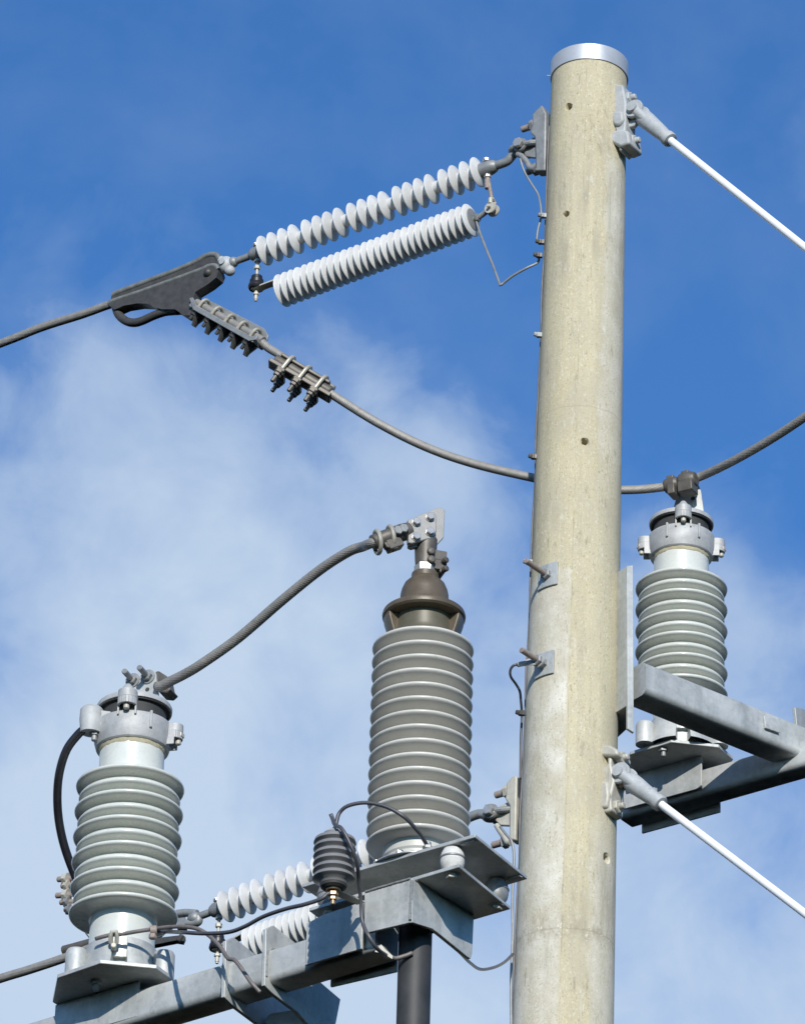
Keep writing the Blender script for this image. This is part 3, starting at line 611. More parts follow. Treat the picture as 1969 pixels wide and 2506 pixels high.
# ------------------------------------------------------------------ post insulators
RP = .1515
def post(O, lab, left):
    t = thing('post_insulator', O, lab, 'insulator', 'grey post insulators on steel beams')
    F = frame(O, UP, (1, 0, 0)); r = RP
    zs_big = [r*(1.38+.52*i) for i in range(6)]; zs_small = [z+r*.26 for z in zs_big[:-1]]
    core = MB(); core.lathe([(.60*r, .30*r), (.60*r, 4.78*r)], F, 64); co = obj('porcelain_core', core, M['porc'], t)
    def sp(k): return [(.60*r, -.135*r), (.615*r, -.105*r), (.66*r, -.082*r), (.78*r, -.068*r), (.90*k*r, -.060*r), (.965*k*r, -.052*r), (.992*k*r, -.034*r), (k*r, -.010*r), (.993*k*r, .014*r), (.97*k*r, .032*r), (.90*r, .052*r), (.76*r, .088*r), (.66*r, .13*r), (.60*r, .19*r)]
    for z in zs_big:
        mb = MB(); mb.lathe([(a, z+h) for a, h in sp(1.0)], F, 96); obj('shed', mb, M['porc'], co, angle=60)
    for z in zs_small:
        mb = MB(); mb.lathe([(min(a, .935*r) if a > .88*r else a, z+h) for a, h in sp(.935)], F, 96); obj('shed', mb, M['porc'], co, angle=60)
    gr = MB(); gr.lathe([(.602*r, 4.66*r), (.625*r, 4.70*r), (.64*r, 4.80*r), (.60*r, 4.82*r)], F, 64); gr.v = [p+noise.noise_vector(p*90)*.0025 for p in gr.v]; obj('cement_joint', gr, M['grit'], t)
    cp = MB(); cp.lathe([(.60*r, 4.76*r), (.64*r, 4.73*r), (.675*r, 4.76*r), (.715*r, 4.90*r), (.725*r, 5.00*r), (.73*r, 5.22*r), (.715*r, 5.25*r), (.66*r, 5.25*r), (.62*r, 5.18*r), (.0, 5.17*r)], F, 64)
    for a in (-62, -118, 60, 120) if not left else (-62, 120): 
        d = V((math.cos(R(a)), math.sin(R(a)), 0)); Fr = frame(O+d*.725*r, UP, d); cp.box(Fr, -.01, .006, -.0035, .0035, 4.93*r, 5.275*r)
    obj('cap_casting', cp, M['alu_cap'], t, bevel=.0015)
    # four hooded bolt lugs; the front one stands in view
    for a in ((-90, 0, 180, 90) if not left else (-98, -12, 90)):
        d = V((math.cos(R(a)), math.sin(R(a)), 0)); q = V((-d.y, d.x, 0)); front = abs(a+90) < 20
        zt, zl = (5.62*r, 5.15*r) if front else (5.22*r, 4.78*r)
        c = O+d*((.735 if front else .80)*r); Fl = frame(c, UP, d); w = .18*r if front else .15*r
        lg = MB()
        # half-round hood, open beneath
        prof_out = [(math.cos(x)*w, math.sin(x)*w) for x in [R(-90+180*k/10) for k in range(11)]]
        poly = [(-.10*r, -w)]+[(px_, py_) for px_, py_ in prof_out]+[(-.10*r, w)]
        lg.prism([Fl @ V((x, y, zt-.16*r)) for x, y in poly], V((0, 0, .16*r)))
        inner = [(px_*.72, py_*.72) for px_, py_ in prof_out]
        ringp = poly[:1]+prof_out[0:11]+poly[-1:]
        for k in range(10):
            a0, a1, b1, b0 = prof_out[k], prof_out[k+1], inner[k+1], inner[k]
            lg.prism([Fl @ V((x, y, zt-.30*r)) for x, y in (a0, a1, b1, b0)], V((0, 0, .145*r)))
        for s_ in (-1, 1): lg.prism([Fl @ V((x, y, zl)) for x, y in ((-.12*r, s_*w), (.02*r, s_*w), (.02*r, s_*w*.80), (-.12*r, s_*w*.80))], V((0, 0, zt-.15*r-zl)))
        lg.prism([Fl @ V((x, y, zl)) for x, y in ((-.14*r, -w*.9), (-.09*r, -w*.9), (-.09*r, w*.9), (-.14*r, w*.9))], V((0, 0, zt-.15*r-zl)))
        if front:
            lg.lathe([(w*.80, 0), (w*.70, .06*r), (w*.30, .17*r), (0, .19*r)], frame(c+UP*(zt-.005), UP), 24)
        lo_ = obj('bolt_lug', lg, M['alu_cap'], t, bevel=.0012, angle=40)
        bt = MB(); bt.hexa(c+UP*(zt-.17*r)+d*.01, -UP, .017, .014); bt.rod(c+UP*(zt-.2*r)+d*.01, c+UP*(zt-.40*r)+d*.01, .0085, 12); obj('bolt', bt, M['tan'], lo_)
    dk = MB(); dk.lathe([(.0, 5.545*r), (.655*r, 5.545*r), (.70*r, 5.56*r), (.705*r, 5.63*r), (.69*r, 5.66*r), (.3*r, 5.70*r), (0, 5.71*r)], F, 64); obj('top_disc', dk, M['alu_cap'], t)
    sk = MB(); sk.lathe([(.60*r, 5.16*r), (.60*r, 5.53*r), (.665*r, 5.532*r), (.665*r, 5.546*r)], F, 48); obj('shade_drum', sk, M['dull'], t)  # black drum stands in for the shaded gap below the top disc
    # base casting with a front slot
    bs = MB(); prof = [(.605*r, .70*r), (.64*r, .68*r), (.665*r, .50*r), (.70*r, .30*r), (.78*r, .02*r), (.78*r, .003)]
    for a0, a1 in ((-78, 60), (62, 118), (120, 258)):
        bs.lathe([(.50*r, .003)]+[(.50*r, .70*r)]+prof, F, 24, a0=R(a0), a1=R(a1))
    bs.lathe([(.02, .004), (.49*r, .004), (.49*r, .62*r), (.02, .62*r)], F, 32)
    for a in (-160, -20, 40, 140):
        d = V((math.cos(R(a)), math.sin(R(a)), 0)); bs.lathe([(.20*r, .003), (.20*r, .48*r), (.175*r, .53*r), (0, .54*r)], frame(O+d*.84*r, UP), 28)
    obj('base_casting', bs, M['galv'], t, bevel=.002)
    return t, F
OL = P(319, 1930, 14.3)-UP*(3.98*RP); OR = P(1666, 1443, 16.5)-UP*(3.98*RP)
pl, FLp = post(OL, 'grey-green ribbed post insulator at lower left with a thick black cable at its cap', True)
pr_, FRp = post(OR, 'grey-green ribbed post insulator right of the pole, behind the sloping steel arm', False)
# terminal plates and conductor clamps on top of the posts
def T_plate(parent, o, n, px, th, mat_, name): 
    mb = MB(); n = V(n).normalized(); mb.prism([PP(*p, o, n) for p in px], -n*th); return obj(name, mb, M[mat_], parent, bevel=.0015)
oL = OL+UP*(5.7*RP)+V((.03, .0, 0)); nL = V((-.38, -.92, 0)).normalized()
T_plate(pl, oL, nL, [ZE(*p) for p in ((868, 165), (985, 120), (1130, 100), (1172, 112), (1205, 440), (1240, 480), (960, 480), (850, 380))], .012, 'galv', 'terminal_plate')
for p, q in (((925, 205), (885, 155)), ((1090, 165), (1045, 112))):
    mb = MB(); a = PP(*ZE(*p), oL, nL); mb.lathe([(.022, 0), (.022, .004), (.014, .0045)], frame(a, nL), 16); mb.hexa(a+nL*.004, nL, .016, .013); mb.rod(a, a+nL*.062, .0085, 12); obj('terminal_bolt', mb, M['fit'], pl)
mb = MB(); a = PP(*ZE(1083, 303), oL, nL); mb.lathe([(0, .0006), (.0065, .0006), (.0065, 0)], frame(a, nL), 16); obj('bolt_hole', mb, M['dull'], pl)
mb = MB(); o2 = oL-nL*.03
mb.prism([PP(*ZE(*p), o2, nL) for p in ((1160, 110), (1200, 92), (1285, 145), (1310, 270), (1345, 290), (1290, 340), (1205, 330))], -nL*.055)
obj('cable_clamp', mb, M['bronze'], pl, bevel=.004)
# cable lug with hood at the left of the left post
mb = MB(); a = P(*ZE(470, 640), 14.25); Fh = frame(a, UP, V((-.95, -.3, 0)))
mb.lathe([(.024, -.040), (.026, -.042), (.030, .0), (.029, .030), (.022, .040), (0, .042)], Fh, 32, sx=1.15)
mb.prism([P(*ZE(*p), 14.235) for p in ((470, 545), (560, 528), (700, 545), (800, 575), (760, 640), (650, 660), (600, 690), (480, 700))], V((0, .045, 0)))
obj('cable_lug', mb, M['galv_cast'], pl, bevel=.006)
mb = MB(); a = P(*ZE(500, 820), 14.25); mb.rod(a+UP*.03, a-UP*.014, .008, 12); mb.hexa(a+UP*.012, -UP, .013, .01); obj('lug_bolt', mb, M['fit'], pl)
cable('black_cable', [P(*ZE(470, 690), 14.25), P(*ZE(400, 730), 14.25), P(*ZE(320, 800), 14.26), P(*ZE(200, 960), 14.28), P(*ZE(125, 1180), 14.31), P(*ZE(95, 1420), 14.35), P(*ZE(105, 1700), 14.40), P(155, 2060, 14.44), P(175, 2120, 14.48), P(205, 2190, 14.54), P(240, 2230, 14.7)], .0123, M['rubber'],
      'thick black insulated cable bowing out left of the left post insulator', 'cable', None, lobes=0)
oR = OR+UP*(5.7*RP)+V((.02, 0, 0)); nR = V((-.25, -.97, 0)).normalized()
T_plate(pr_, oR, nR, [ZG(*p) for p in ((690, 245), (780, 170), (862, 140), (885, 200), (905, 350), (905, 400), (660, 400), (668, 330))], .012, 'galv', 'terminal_plate')
mb = MB(); a = PP(*ZG(822, 258), oR, nR); mb.lathe([(0, .0006), (.0075, .0006), (.0075, 0)], frame(a, nR), 16); obj('bolt_hole', mb, M['dull'], pr_)
mb = MB(); a, b = P(*ZG(600, 170), 16.485), P(*ZG(850, 100), 16.43); ax = (b-a).normalized(); L = (b-a).length; Fc = frame(a, ax, UP)
mb.lathe([(.020, 0), (.026, .006), (.027, L*.38), (.022, L*.42), (.022, L*.48), (.029, L*.52), (.030, L*.85), (.022, L)], Fc, 20)
mb.box(Fc, -.048, -.01, -.02, .03, .02, L*.4); mb.box(Fc, -.052, -.01, -.022, .03, L*.5, L*.95)
mb.box(Fc, .02, .034, -.014, .014, L*.10, L*.32); mb.box(Fc, .02, .036, -.014, .014, L*.56, L*.8)
obj('cable_clamp', mb, M['bronze'], pr_, bevel=.004)

# ------------------------------------------------------------------ steel: beams, arms, brackets
def wL(b, n, z): return OL+BD*b+BN*n+UP*z
BDr = V((.817, -.576, 0)).normalized(); BNr = V((-BDr.y, BDr.x, 0))
def wR(b, n, z): return OR+BDr*b+BNr*n+UP*z
def saddle(name, w, bd, bn, poly, fb0, fb1, fn, bwid, ztop, zbot, lab, label_cat='bracket'):
    t = thing(name, w(0, fn, 0), lab, label_cat, 'saddle brackets on the beams')
    mb = MB(); mb.prism([w(b, n, -.012) for b, n in poly], UP*.012); obj('top_plate', mb, M['galv'], t, bevel=.002)
    mb = MB(); mb.prism([w(b, fn, z) for b, z in ((fb0, ztop), (fb1, ztop), (fb1, zbot), (fb0, zbot))], bn*.008); obj('front_plate', mb, M['galv'], t, bevel=.0015)
    mb = MB(); mb.prism([w(b, fn+.008+bwid, z) for b, z in ((fb0, ztop), (fb1, ztop), (fb1, zbot-.04), (fb0, zbot-.04))], bn*.008); obj('back_plate', mb, M['galv'], t, bevel=.0015)
    mb = MB(); p = w(-.02, -.075, -.012); mb.hexa(p, -UP, .015, .012); mb.rod(p-UP*.01, p-UP*.03, .008, 12); obj('bolt', mb, M['fit'], t)
    return t
oct_l = [(-.097, -.149), (.061, -.160), (.169, -.049), (.157, .043), (.06, .15), (-.09, .16), (-.214, .03), (-.209, -.032)]
saddle('insulator_bracket', wL, BD, BN, oct_l, -.214, .079, -.0145, .104, -.012, -.118, 'galvanised bracket with angular top plate under the lower left post insulator')
oct_r = [(-.135, -.095), (.025, -.100), (.136, .012), (.130, .110), (.03, .20), (-.12, .21), (-.24, .09), (-.235, .02)]
saddle('insulator_bracket', wR, BDr, BNr, oct_r, -.24, .058, .030, .104, -.012, -.128, 'galvanised bracket with angular top plate under the right post insulator')

def clampplate(parent, w, bd, b, pts, th=.012):
    mb = MB(); mb.prism([w(b, n, z) for n, z in pts], bd*th); return obj('clamp_plate', mb, M['galv'], parent, bevel=.0015)
t = thing('steel_crossarm', wL(.4, .02, -.08), 'galvanised box beam at lower left carrying the left post insulator and the cable termination', 'crossarm', 'galvanised crossarms')
xarm = t
mb = MB(); mb.tubebox(wL(-.55, .046, -.083), wL(.895, .020, -.083), .098, .100, UP, .020); obj('beam', mb, M['galv'], t)
cpl = [(-.038, -.046), (-.040, .016), (-.008, .040), (.085, .028), (.20, -.043), (.30, -.060), (.283, -.137), (.27, -.17), (.16, -.188), (.108, -.170), (.0, -.158), (-.036, -.148)]
cp1 = clampplate(t, wL, BD, .386, cpl); cp2 = clampplate(t, wL, BD, .522, cpl)
mb = MB(); a = wL(.46, .05, -.185); mb.tubebox(a+BN*.10, a+(pole_c(a.z-.02)-a).normalized()*1.95, .11, .10, UP, .018); obj('support_arm', mb, M['galv'], t)
t = thing('steel_crossarm', wR(.3, .09, -.09), 'galvanised sloping arm and box beam right of the pole carrying the right post insulator', 'crossarm', 'galvanised crossarms')
mb = MB(); mb.tubebox(wR(-.27, .098, -.096), wR(.62, .085, -.096), .094, .096, UP, .019); obj('beam', mb, M['galv'], t)
za = OR.z
p1 = PZ(*ZG(365, 1530), za); p2 = PZ(*ZG(1600, 2030), za); ad = (p2-p1).normalized(); an = V((-ad.y, ad.x, 0))
mb = MB(); mb.tubebox(p1+an*.057-UP*.046+ad*.045, p2+an*.057-UP*.046+ad*.55, .114, .116, UP, .024); obj('support_arm', mb, M['galv'], t)
cpr = [(.040, .072), (.058, .083), (.14, .10), (.25, .06), (.36, .02), (.38, -.10), (.25, -.16), (.18, -.13), (.075, -.116)]
clampplate(t, wR, BDr, .394, cpr); clampplate(t, wR, BDr, .53, cpr)
# small welded tab on the arm
arm_o = p1-UP*.02; arm_n = -an
mb = MB(); mb.prism([PP(*ZH(*p), arm_o, arm_n) for p in ((1368, 240), (1462, 262), (1492, 375), (1380, 335))], -an*.010); obj('welded_tab', mb, M['galv'], t, bevel=.0015)
# bracket that ties the arm to the pole
ob = P(*ZG(320, 1500), 15.90)
mb = MB(); n_ = V((.35, -.94, 0)).normalized()
q = [PP(*ZG(*p), ob, n_) for p in ((302, 790), (348, 785), (356, 2108), (305, 2075))]; mb.prism(q, -n_*.012)
obj('pole_plate', mb, M['galv'], t, bevel=.0015)
le = [PP(*ZG(*p), ob, n_) for p in ((302, 791), (306, 1890))]
fd = V((-.55, .84, 0)).normalized()
mb = MB(); mb.prism([le[0], le[0]+fd*.085, le[1]+fd*.085, le[1]], V((.84, .55, 0))*.011); obj('pole_flange', mb, M['galv'], t, bevel=.0015)
zq_ = le[1].z; mb = MB(); mb.prism([PZ(*ZG(*p), zq_+.004) for p in ((300, 1905), (331, 1890), (352, 2085), (296, 2085), (225, 2150), (225, 1955))], UP*.010); obj('pole_flange', mb, M['galv'], t, bevel=.0015)  # closing plate added so the shaded inside of the channel looks dark

# ------------------------------------------------------------------ cable termination bracket, standoffs, termination
t = thing('termination_bracket', wL(.95, 0, 0), 'galvanised bracket with shelf and side wing at the beam end beside the pole', 'bracket')
mb = MB(); mb.prism([wL(b, n, .022) for b, n in ((.690, -.056), (1.182, -.056), (1.147, .228), (.66, .23))], UP*.010); obj('shelf_plate', mb, M['galv'], t, bevel=.0015)
mb = MB(); mb.prism([wL(b, -.070, z) for b, z in ((.884, .021), (1.040, .021), (1.036, -.106), (1.02, -.106), (.888, -.100))], BN*.010); obj('front_plate', mb, M['galv'], t, bevel=.0015)
mb = MB(); mb.prism([wL(1.042, n, z) for n, z in ((-.071, .021), (.209, .021), (.205, -.09), (.198, -.108), (.185, -.108), (.06, -.092), (.023, -.089), (-.066, -.106))], BD*-.010); obj('side_wing', mb, M['galv'], t, bevel=.0015)
mb = MB(); mb.prism([wL(b, -.046, z) for b, z in ((.676, -.006), (.730, .006), (.862, .010), (.862, -.128), (.676, -.129))], BN*.008); obj('saddle_plate', mb, M['galv'], t, bevel=.0015)
mb = MB(); mb.prism([wL(b, .078, z) for b, z in ((.667, .02), (.885, .02), (.885, -.152), (.667, -.142))], BN*.008); obj('saddle_plate', mb, M['galv'], t, bevel=.0015)
def weld(parent, a, b, r=.0035):
    a, b = V(a), V(b); n = max(6, int((b-a).length/.004)); pts = [a.lerp(b, i/n)+noise.noise_vector(a.lerp(b, i/n)*140)*.0011 for i in range(n+1)]
    mb = MB(); mb.tube(pts, [r*(.8+.35*abs(math.sin(i*1.3))) for i in range(n+1)], 8); obj('weld_bead', mb, M['fit'], parent)
weld(t, wL(.887, -.071, .0215), wL(1.036, -.071, .0215)); weld(t, wL(1.043, -.06, .0215), wL(1.043, .20, .0215)); weld(t, wL(1.041, -.0715, .015), wL(1.038, -.0715, -.10))
weld(xarm, wL(.385, -.032, -.05), wL(.385, -.032, -.12)); weld(xarm, wL(.535, -.031, -.04), wL(.535, -.031, -.12)); weld(xarm, wL(.535, -.015, -.031), wL(.535, .06, -.031))
ZU = .1
sites = [(1.140, -.028), (1.128, .190), (.735, -.028), (.735, .185)]
for b, n in sites:
    bt = MB(); p = wL(b, n, .022); bt.hexa(p, -UP, .016, .012); bt.lathe([(.022, -.002), (.022, 0)], frame(p, UP), 16); obj('bolt', bt, M['tan'], t)
stl = ['weathered pale barrel standoff at the front right corner of the termination plate', 'barrel standoff tucked under the rear right corner of the termination plate beside the pole',
       'barrel standoff under the left end of the termination plate, below the small slate arrester', 'barrel standoff hidden at the rear left of the termination plate']
for ki, ((b, n), lb) in enumerate(zip(sites, stl)):
    O = wL(b, n, .033); s = thing('standoff_insulator', O, lb, 'insulator', 'barrel standoffs of the termination plate')
    mb = MB(); h = .062; mb.lathe([(.024, 0), (.030, .010), (.0325, .022), (.0325, .040), (.030, .050), (.024, h), (0, h)], frame(O, UP), 32); obj('barrel', mb, M['capped' if ki == 0 else 'fit'], s)  # all but the front barrel darker: shade under the plate put into the material
    mb = MB(); mb.lathe([(.0325, .032), (.0345, .034), (.0345, .037), (.0325, .039)], frame(O, UP), 32); obj('ring', mb, M['fit'], s)
up_t = thing('termination_plate', wL(.95, .05, ZU), 'dark-shaded rectangular steel plate under the tall grey termination, its corner reaching the pole', 'plate')
mb = MB(); mb.prism([wL(b, n, ZU) for b, n in ((.663, -.055), (1.228, -.050), (1.197, .233), (.65, .24))], UP*.010); obj('plate_sheet', mb, M['galv'], up_t, bevel=.0015)
for b, n in ((1.195, -.035), (1.175, .205)):
    mb = MB(); p = wL(b, n, ZU-.004); mb.box(frame(p, UP, BD), -.022, .022, -.006, .006, 0, .0035); obj('slot_tab', mb, M['galv_cast'], up_t)
OT = wL(.962, .057, ZU+.010)
tt = thing('cable_termination', OT, 'tall dark grey ribbed cable termination with brown hood standing in the centre', 'termination')
FT = frame(OT, UP, (1, 0, 0)); rT = .1395; zt0 = .076; dz = .0426; NS = 15
mb = MB(); mb.lathe([(.098, .0), (.098, .006), (.090, .008), (.090, .03), (.094, .036), (.094, .07), (.08, .075)], FT, 64); obj('base_collar', mb, M['collar'], tt)
mb = MB()
for a in range(0, 360, 45):
    d = V((math.cos(R(a+20)), math.sin(R(a+20)), 0)); mb.hexa(OT+d*.112+UP*.001, UP, .012, .012); 
mb.lathe([(.088, .0008), (.125, .0008), (.125, .004), (.088, .004)], FT, 64)
obj('flange_bolt', mb, M['bolt'], tt)
mb = MB(); mb.lathe([(.0705, .05), (.0705, zt0+dz*(NS-1)+.03)], FT, 64); co = obj('porcelain_core', mb, M['porcdark'], tt)
for i in range(NS):
    z = zt0+dz*i; k = 1-.008*i/NS
    mb = MB(); mb.lathe([(.070, z-.034), (.0725, z-.027), (.080, z-.020), (.095, z-.0145), (.115, z-.0105), (.130*k, z-.0078), (.1370*k, z-.0046), (rT*k, z-.0005), (.1386*k, z+.0030), (.1345*k, z+.0056), (.115, z+.010), (.09, z+.016), (.070, z+.018)], FT, 96); obj('shed', mb, M['porcdark'], co, angle=50)
zt = zt0+dz*(NS-1)
mb = MB(); mb.lathe([(.092, zt+.003), (.090, zt+.02), (.082, zt+.034), (.081, zt+.05), (.081, zt+.096)], FT, 64); obj('hood_collar', mb, M['olive'], tt)
for a0, a1 in ((-30, 34), (146, 210), (60, 120)):
    mb = MB(); mb.lathe([(.07, zt+.018), (.089, zt+.020), (.093, zt+.034), (.101, zt+.056), (.1085, zt+.080), (.110, zt+.0945), (.07, zt+.0945)], FT, 20, a0=R(a0), a1=R(a1)); obj('hood_wall', mb, M['hood'], tt, bevel=.004)
mb = MB(); mb.lathe([(.080, zt+.093), (.108, zt+.094), (.1135, zt+.099), (.1145, zt+.106), (.1125, zt+.113), (.104, zt+.118), (.085, zt+.126), (.072, zt+.134), (.0675, zt+.144), (.066, zt+.172), (.063, zt+.186), (.056, zt+.203), (.044, zt+.216), (.038, zt+.222), (.037, zt+.237), (.030, zt+.241)], FT, 72)
obj('hood', mb, M['hood'], tt)
mb = MB(); mb.lathe([(.029, zt+.238), (.031, zt+.241), (.031, zt+.262), (.028, zt+.266)], FT, 6); obj('hex_nut', mb, M['bolt'], tt, bevel=.001)
nT = V((.30, -.954, 0)).normalized(); oT = OT+nT*.0
mb = MB(); mb.lathe([(.020, zt+.262), (.0275, zt+.263), (.029, zt+.28), (.032, zt+.345), (.028, zt+.352), (0, zt+.353)], FT, 40)
for p, rr in (((875, 650), .011), ((880, 750), .0115)):
    a = PP(*ZD(*p), oT+nT*.032, nT); mb.lathe([(rr, -.01), (rr, .004), (rr*.8, .007), (0, .008)], frame(a, nT), 18)
sdT = V((-nT.y, nT.x, 0))
for y_, dx in ((715, 0), (830, .0)):
    a = PP(*ZD(975, y_+20), oT, nT)
    mb.box(frame(a, UP, sdT), -.02, .016, -.020, .020, -.016, .014)
for y_ in (775, 880):
    a = PP(*ZD(1020, y_), oT+nT*.02, nT); mb.rod(a-nT*.0, a+nT*.016+sdT*.008, .0085, 12); mb.rod(a-nT*.05, a, .009, 12)
obj('stem_clamp', mb, M['bronze'], tt, bevel=.0025)
opl = oT+nT*.012
mb = MB(); mb.prism([PP(*ZD(*p), opl, nT) for p in ((600, 300), (610, 262), (800, 178), (935, 118), (1000, 108), (1048, 140), (1032, 478), (930, 588), (890, 560), (640, 612), (600, 590))], -nT*.014); obj('pad_plate', mb, M['pad'], tt, bevel=.002)
mb = MB(); mb.prism([PP(*ZD(*p), opl+nT*.020, nT) for p in ((595, 255), (640, 240), (800, 172), (915, 160), (940, 200), (945, 400), (885, 485), (640, 552), (600, 540))], -nT*.019); obj('pad_plate', mb, M['pad'], tt, bevel=.003)
for p in ((690, 292), (858, 232), (690, 475), (858, 412)):
    a = PP(*ZD(*p), opl+nT*.020, nT); mb = MB(); mb.lathe([(.0135, 0), (.0135, .003), (.010, .0032)], frame(a, nT), 20); mb.hexa(a+nT*.003, nT, .0118, .009, UP); obj('pad_bolt', mb, M['bolt'], tt)
a, b = PP(*ZD(150, 545), opl+nT*.004, nT), PP(*ZD(620, 385), opl+nT*.004, nT); ax = (b-a).normalized(); L = (b-a).length; Fb = frame(a, ax, UP)
mb = MB(); mb.lathe([(.0185, 0), (.0215, .004), (.0225, L*.28), (.0235, L*.30), (.025, L*.8), (.022, L)], Fb, 28); mb.box(Fb, -.042, -.012, -.014, .02, L*.26, L*.62)
mb.prism([PP(*ZD(*p), opl, nT) for p in ((270, 580), (300, 640), (400, 665), (450, 655), (440, 590), (415, 540))], nT*.022)
bb_ = obj('cable_barrel', mb, M['bronze'], tt, bevel=.003)
for f_ in (.13, .47):
    ring = [Fb @ V(((.0275)*math.cos(2*math.pi*k/22)*1.12-.003, .0265*math.sin(2*math.pi*k/22), L*f_+.010*math.cos(2*math.pi*k/22))) for k in range(22)]
    mb = MB(); mb.tube(ring, .0062, 10, closed=True); obj('u_bolt', mb, M['ubolt'], tt)
for f_, w_ in ((.60, .0), (.74, .004)):
    mb = MB(); q = Fb @ V((0, .02, L*f_)); mb.hexa(q, -(Fb.col[1].to_3d()) if Fb.col[1].to_3d().y > 0 else Fb.col[1].to_3d(), .014, .014); obj('nut', mb, M['fit'], tt)
a0 = P(*ZE(1235, 265), 14.27)
cable('jumper_cable', [P(*ZE(1180, 270), 14.28), a0, P(*ZE(1330, 215), 14.25), P(*ZE(1500, 130), 14.21), P(*ZE(1700, 8), 14.16), P(585, 1560, 14.09), P(692, 1468, 13.98), P(784, 1394, 13.89), P(853, 1350, 13.82), P(*ZD(40, 590), 13.78), a, a+ax*L*.5], .0138, M['wire'],
      'grey stranded jumper rising from the left post insulator to the central termination', 'cable', 'stranded conductors')
# black power cable below the termination
mb = MB(); mb.cyl(wL(.962, .057, -.02), V((wL(.962, .057, 0).x, wL(.962, .057, 0).y, 0)), .0445, .0445, 48)
o = obj('power_cable', mb, M['duct'], origin=V((wL(.962, .057, 0).x, wL(.962, .057, 0).y, 0))); tag(o, 'thick black vertical cable hanging beneath the central termination bracket', 'cable')

# ------------------------------------------------------------------ small slate arrester in front of the bracket
pS = wL(.885, -.07, 0); YS = pS.y-.13
tp, bt_ = P(*ZI(330, 300), YS), P(*ZI(322, 605), YS)
h = (P(*ZI(326, 352), YS)-P(*ZI(326, 602), YS)).length/.90*.9
OS = P(*ZI(321, 600), YS); s = thing('small_arrester', OS, 'small slate-grey five-shed arrester with brass stud, left of the central termination base', 'arrester')
FS = frame(OS, UP, (1, 0, 0)); rs = 140/2.755/S(OS); kz = 1/(2.755*S(OS)*.905)
yc = lambda ynear, rr: (600-(ynear+rr*2.755*S(OS)*.43))*kz
mb = MB(); mb.lathe([(.028, yc(560, .028)), (.036, yc(545, .036)), (.036, yc(290, .036)), (.033, yc(272, .033))], FS, 40); co = obj('arrester_body', mb, M['arrester'], s)
for yn in (290, 336, 387, 437, 487, 537):
    z = yc(yn, rs*.98); k = 1
    mb = MB(); mb.lathe([(.036, z-.024), (.040, z-.016), (.050*k, z-.012), (.0565*k, z-.0075), (rs*k, z-.002), (rs*.985*k, z+.0015), (.050*k, z+.004), (.036, z+.009)], FS, 64); obj('shed', mb, M['arrester'], co, angle=50)
zb_ = yc(537, rs)-.024
mb = MB(); mb.lathe([(.036, zb_+.004), (.034, zb_-.006), (.026, zb_-.012), (.0, zb_-.012)], FS, 32); obj('base_cap', mb, M['dull'], s)
ztp = yc(272, .033)
mb = MB(); mb.lathe([(.033, ztp-.004), (.030, ztp+.004), (.016, ztp+.008), (.016, ztp+.014), (.006, ztp+.016), (.006, ztp+.03)], FS, 24); obj('top_cap', mb, M['alu_cap'], s)
zq = zb_-.014
mb = MB(); mb.lathe([(.019, zq-.002), (.020, zq), (.020, zq+.004)], FS, 20); mb.hexa(OS+UP*(zq-.006), -UP, .0135, .011); mb.rod(OS+UP*zq, OS+UP*(zq-.042), .0062, 12); mb.hexa(OS+UP*(zq-.02), -UP, .011, .009); obj('stud', mb, M['brass'], s)
a, b = OS+UP*(zq+.001), P(*ZI(505, 765), pS.y-.01); d = (b-a); sdv = V((.8, -.6, 0))
mb = MB(); mb.prism([a-sdv*.014, a+sdv*.014, b+sdv*.014, b-sdv*.014], UP*-.005); obj('support_strap', mb, M['tan'], s, bevel=.001)
def wire(name, pts, r, mk, lab, group='thin earth and lead wires'):
    mb = MB(); mb.tube(resample(smooth(pts, 10), .006), r, 10); o = obj(name, mb, M[mk], angle=180); return tag(o, lab, 'wire', group)
topS = OS+UP*(ztp+.02)
plug = P(*ZI(955, 392), OT.y-.11)
wire('lead_wire', [topS-UP*.01, P(*ZI(342, 215), YS), P(*ZI(362, 160), YS), P(*ZI(420, 115), YS-.01), P(*ZI(540, 95), YS-.02), P(*ZI(680, 125), YS-.03), P(*ZI(800, 195), YS-.03), P(*ZI(880, 280), YS), P(*ZI(930, 350), plug.y-.02), plug], .0053, 'blackwire', 'dark lead wire arching from the small slate arrester to the termination base')
mb = MB(); a = plug; mb.rod(a+UP*.014, a-UP*.012, .009, 12); mb.hexa(a-UP*.008, UP, .014, .01); o = obj('wire_lug', mb, M['fit']); tag(o, 'small dark lug on the termination plate where the arching lead ends', 'lug')
wire('lead_wire', [P(*ZI(300, 170), YS), P(*ZI(312, 200), YS), P(*ZI(330, 245), YS-.03), P(*ZI(370, 265), YS-.066), P(*ZI(410, 330), YS-.072), P(*ZI(455, 430), YS-.065), P(*ZI(480, 520), YS-.04), P(*ZI(490, 620), YS), P(*ZI(503, 750), YS+.03), P(*ZI(515, 900), YS+.04), P(*ZI(560, 1000), YS+.03), P(*ZI(620, 1085), YS+.05), P(*ZI(700, 1140), YS+.12)], .0054, 'blackwire', 'dark taped wire dropping from the slate arrester top past the bracket to the black cable')
wire('lead_wire', [P(*ZI(600, 1075), YS+.10), P(*ZI(650, 1075), YS+.10), P(*ZI(720, 1142), YS+.13), P(*ZI(800, 1128), OT.y-.05), P(*ZI(850, 1108), OT.y-.05)], .0062, 'brownwire', 'short brown wire tail bound onto the black power cable')
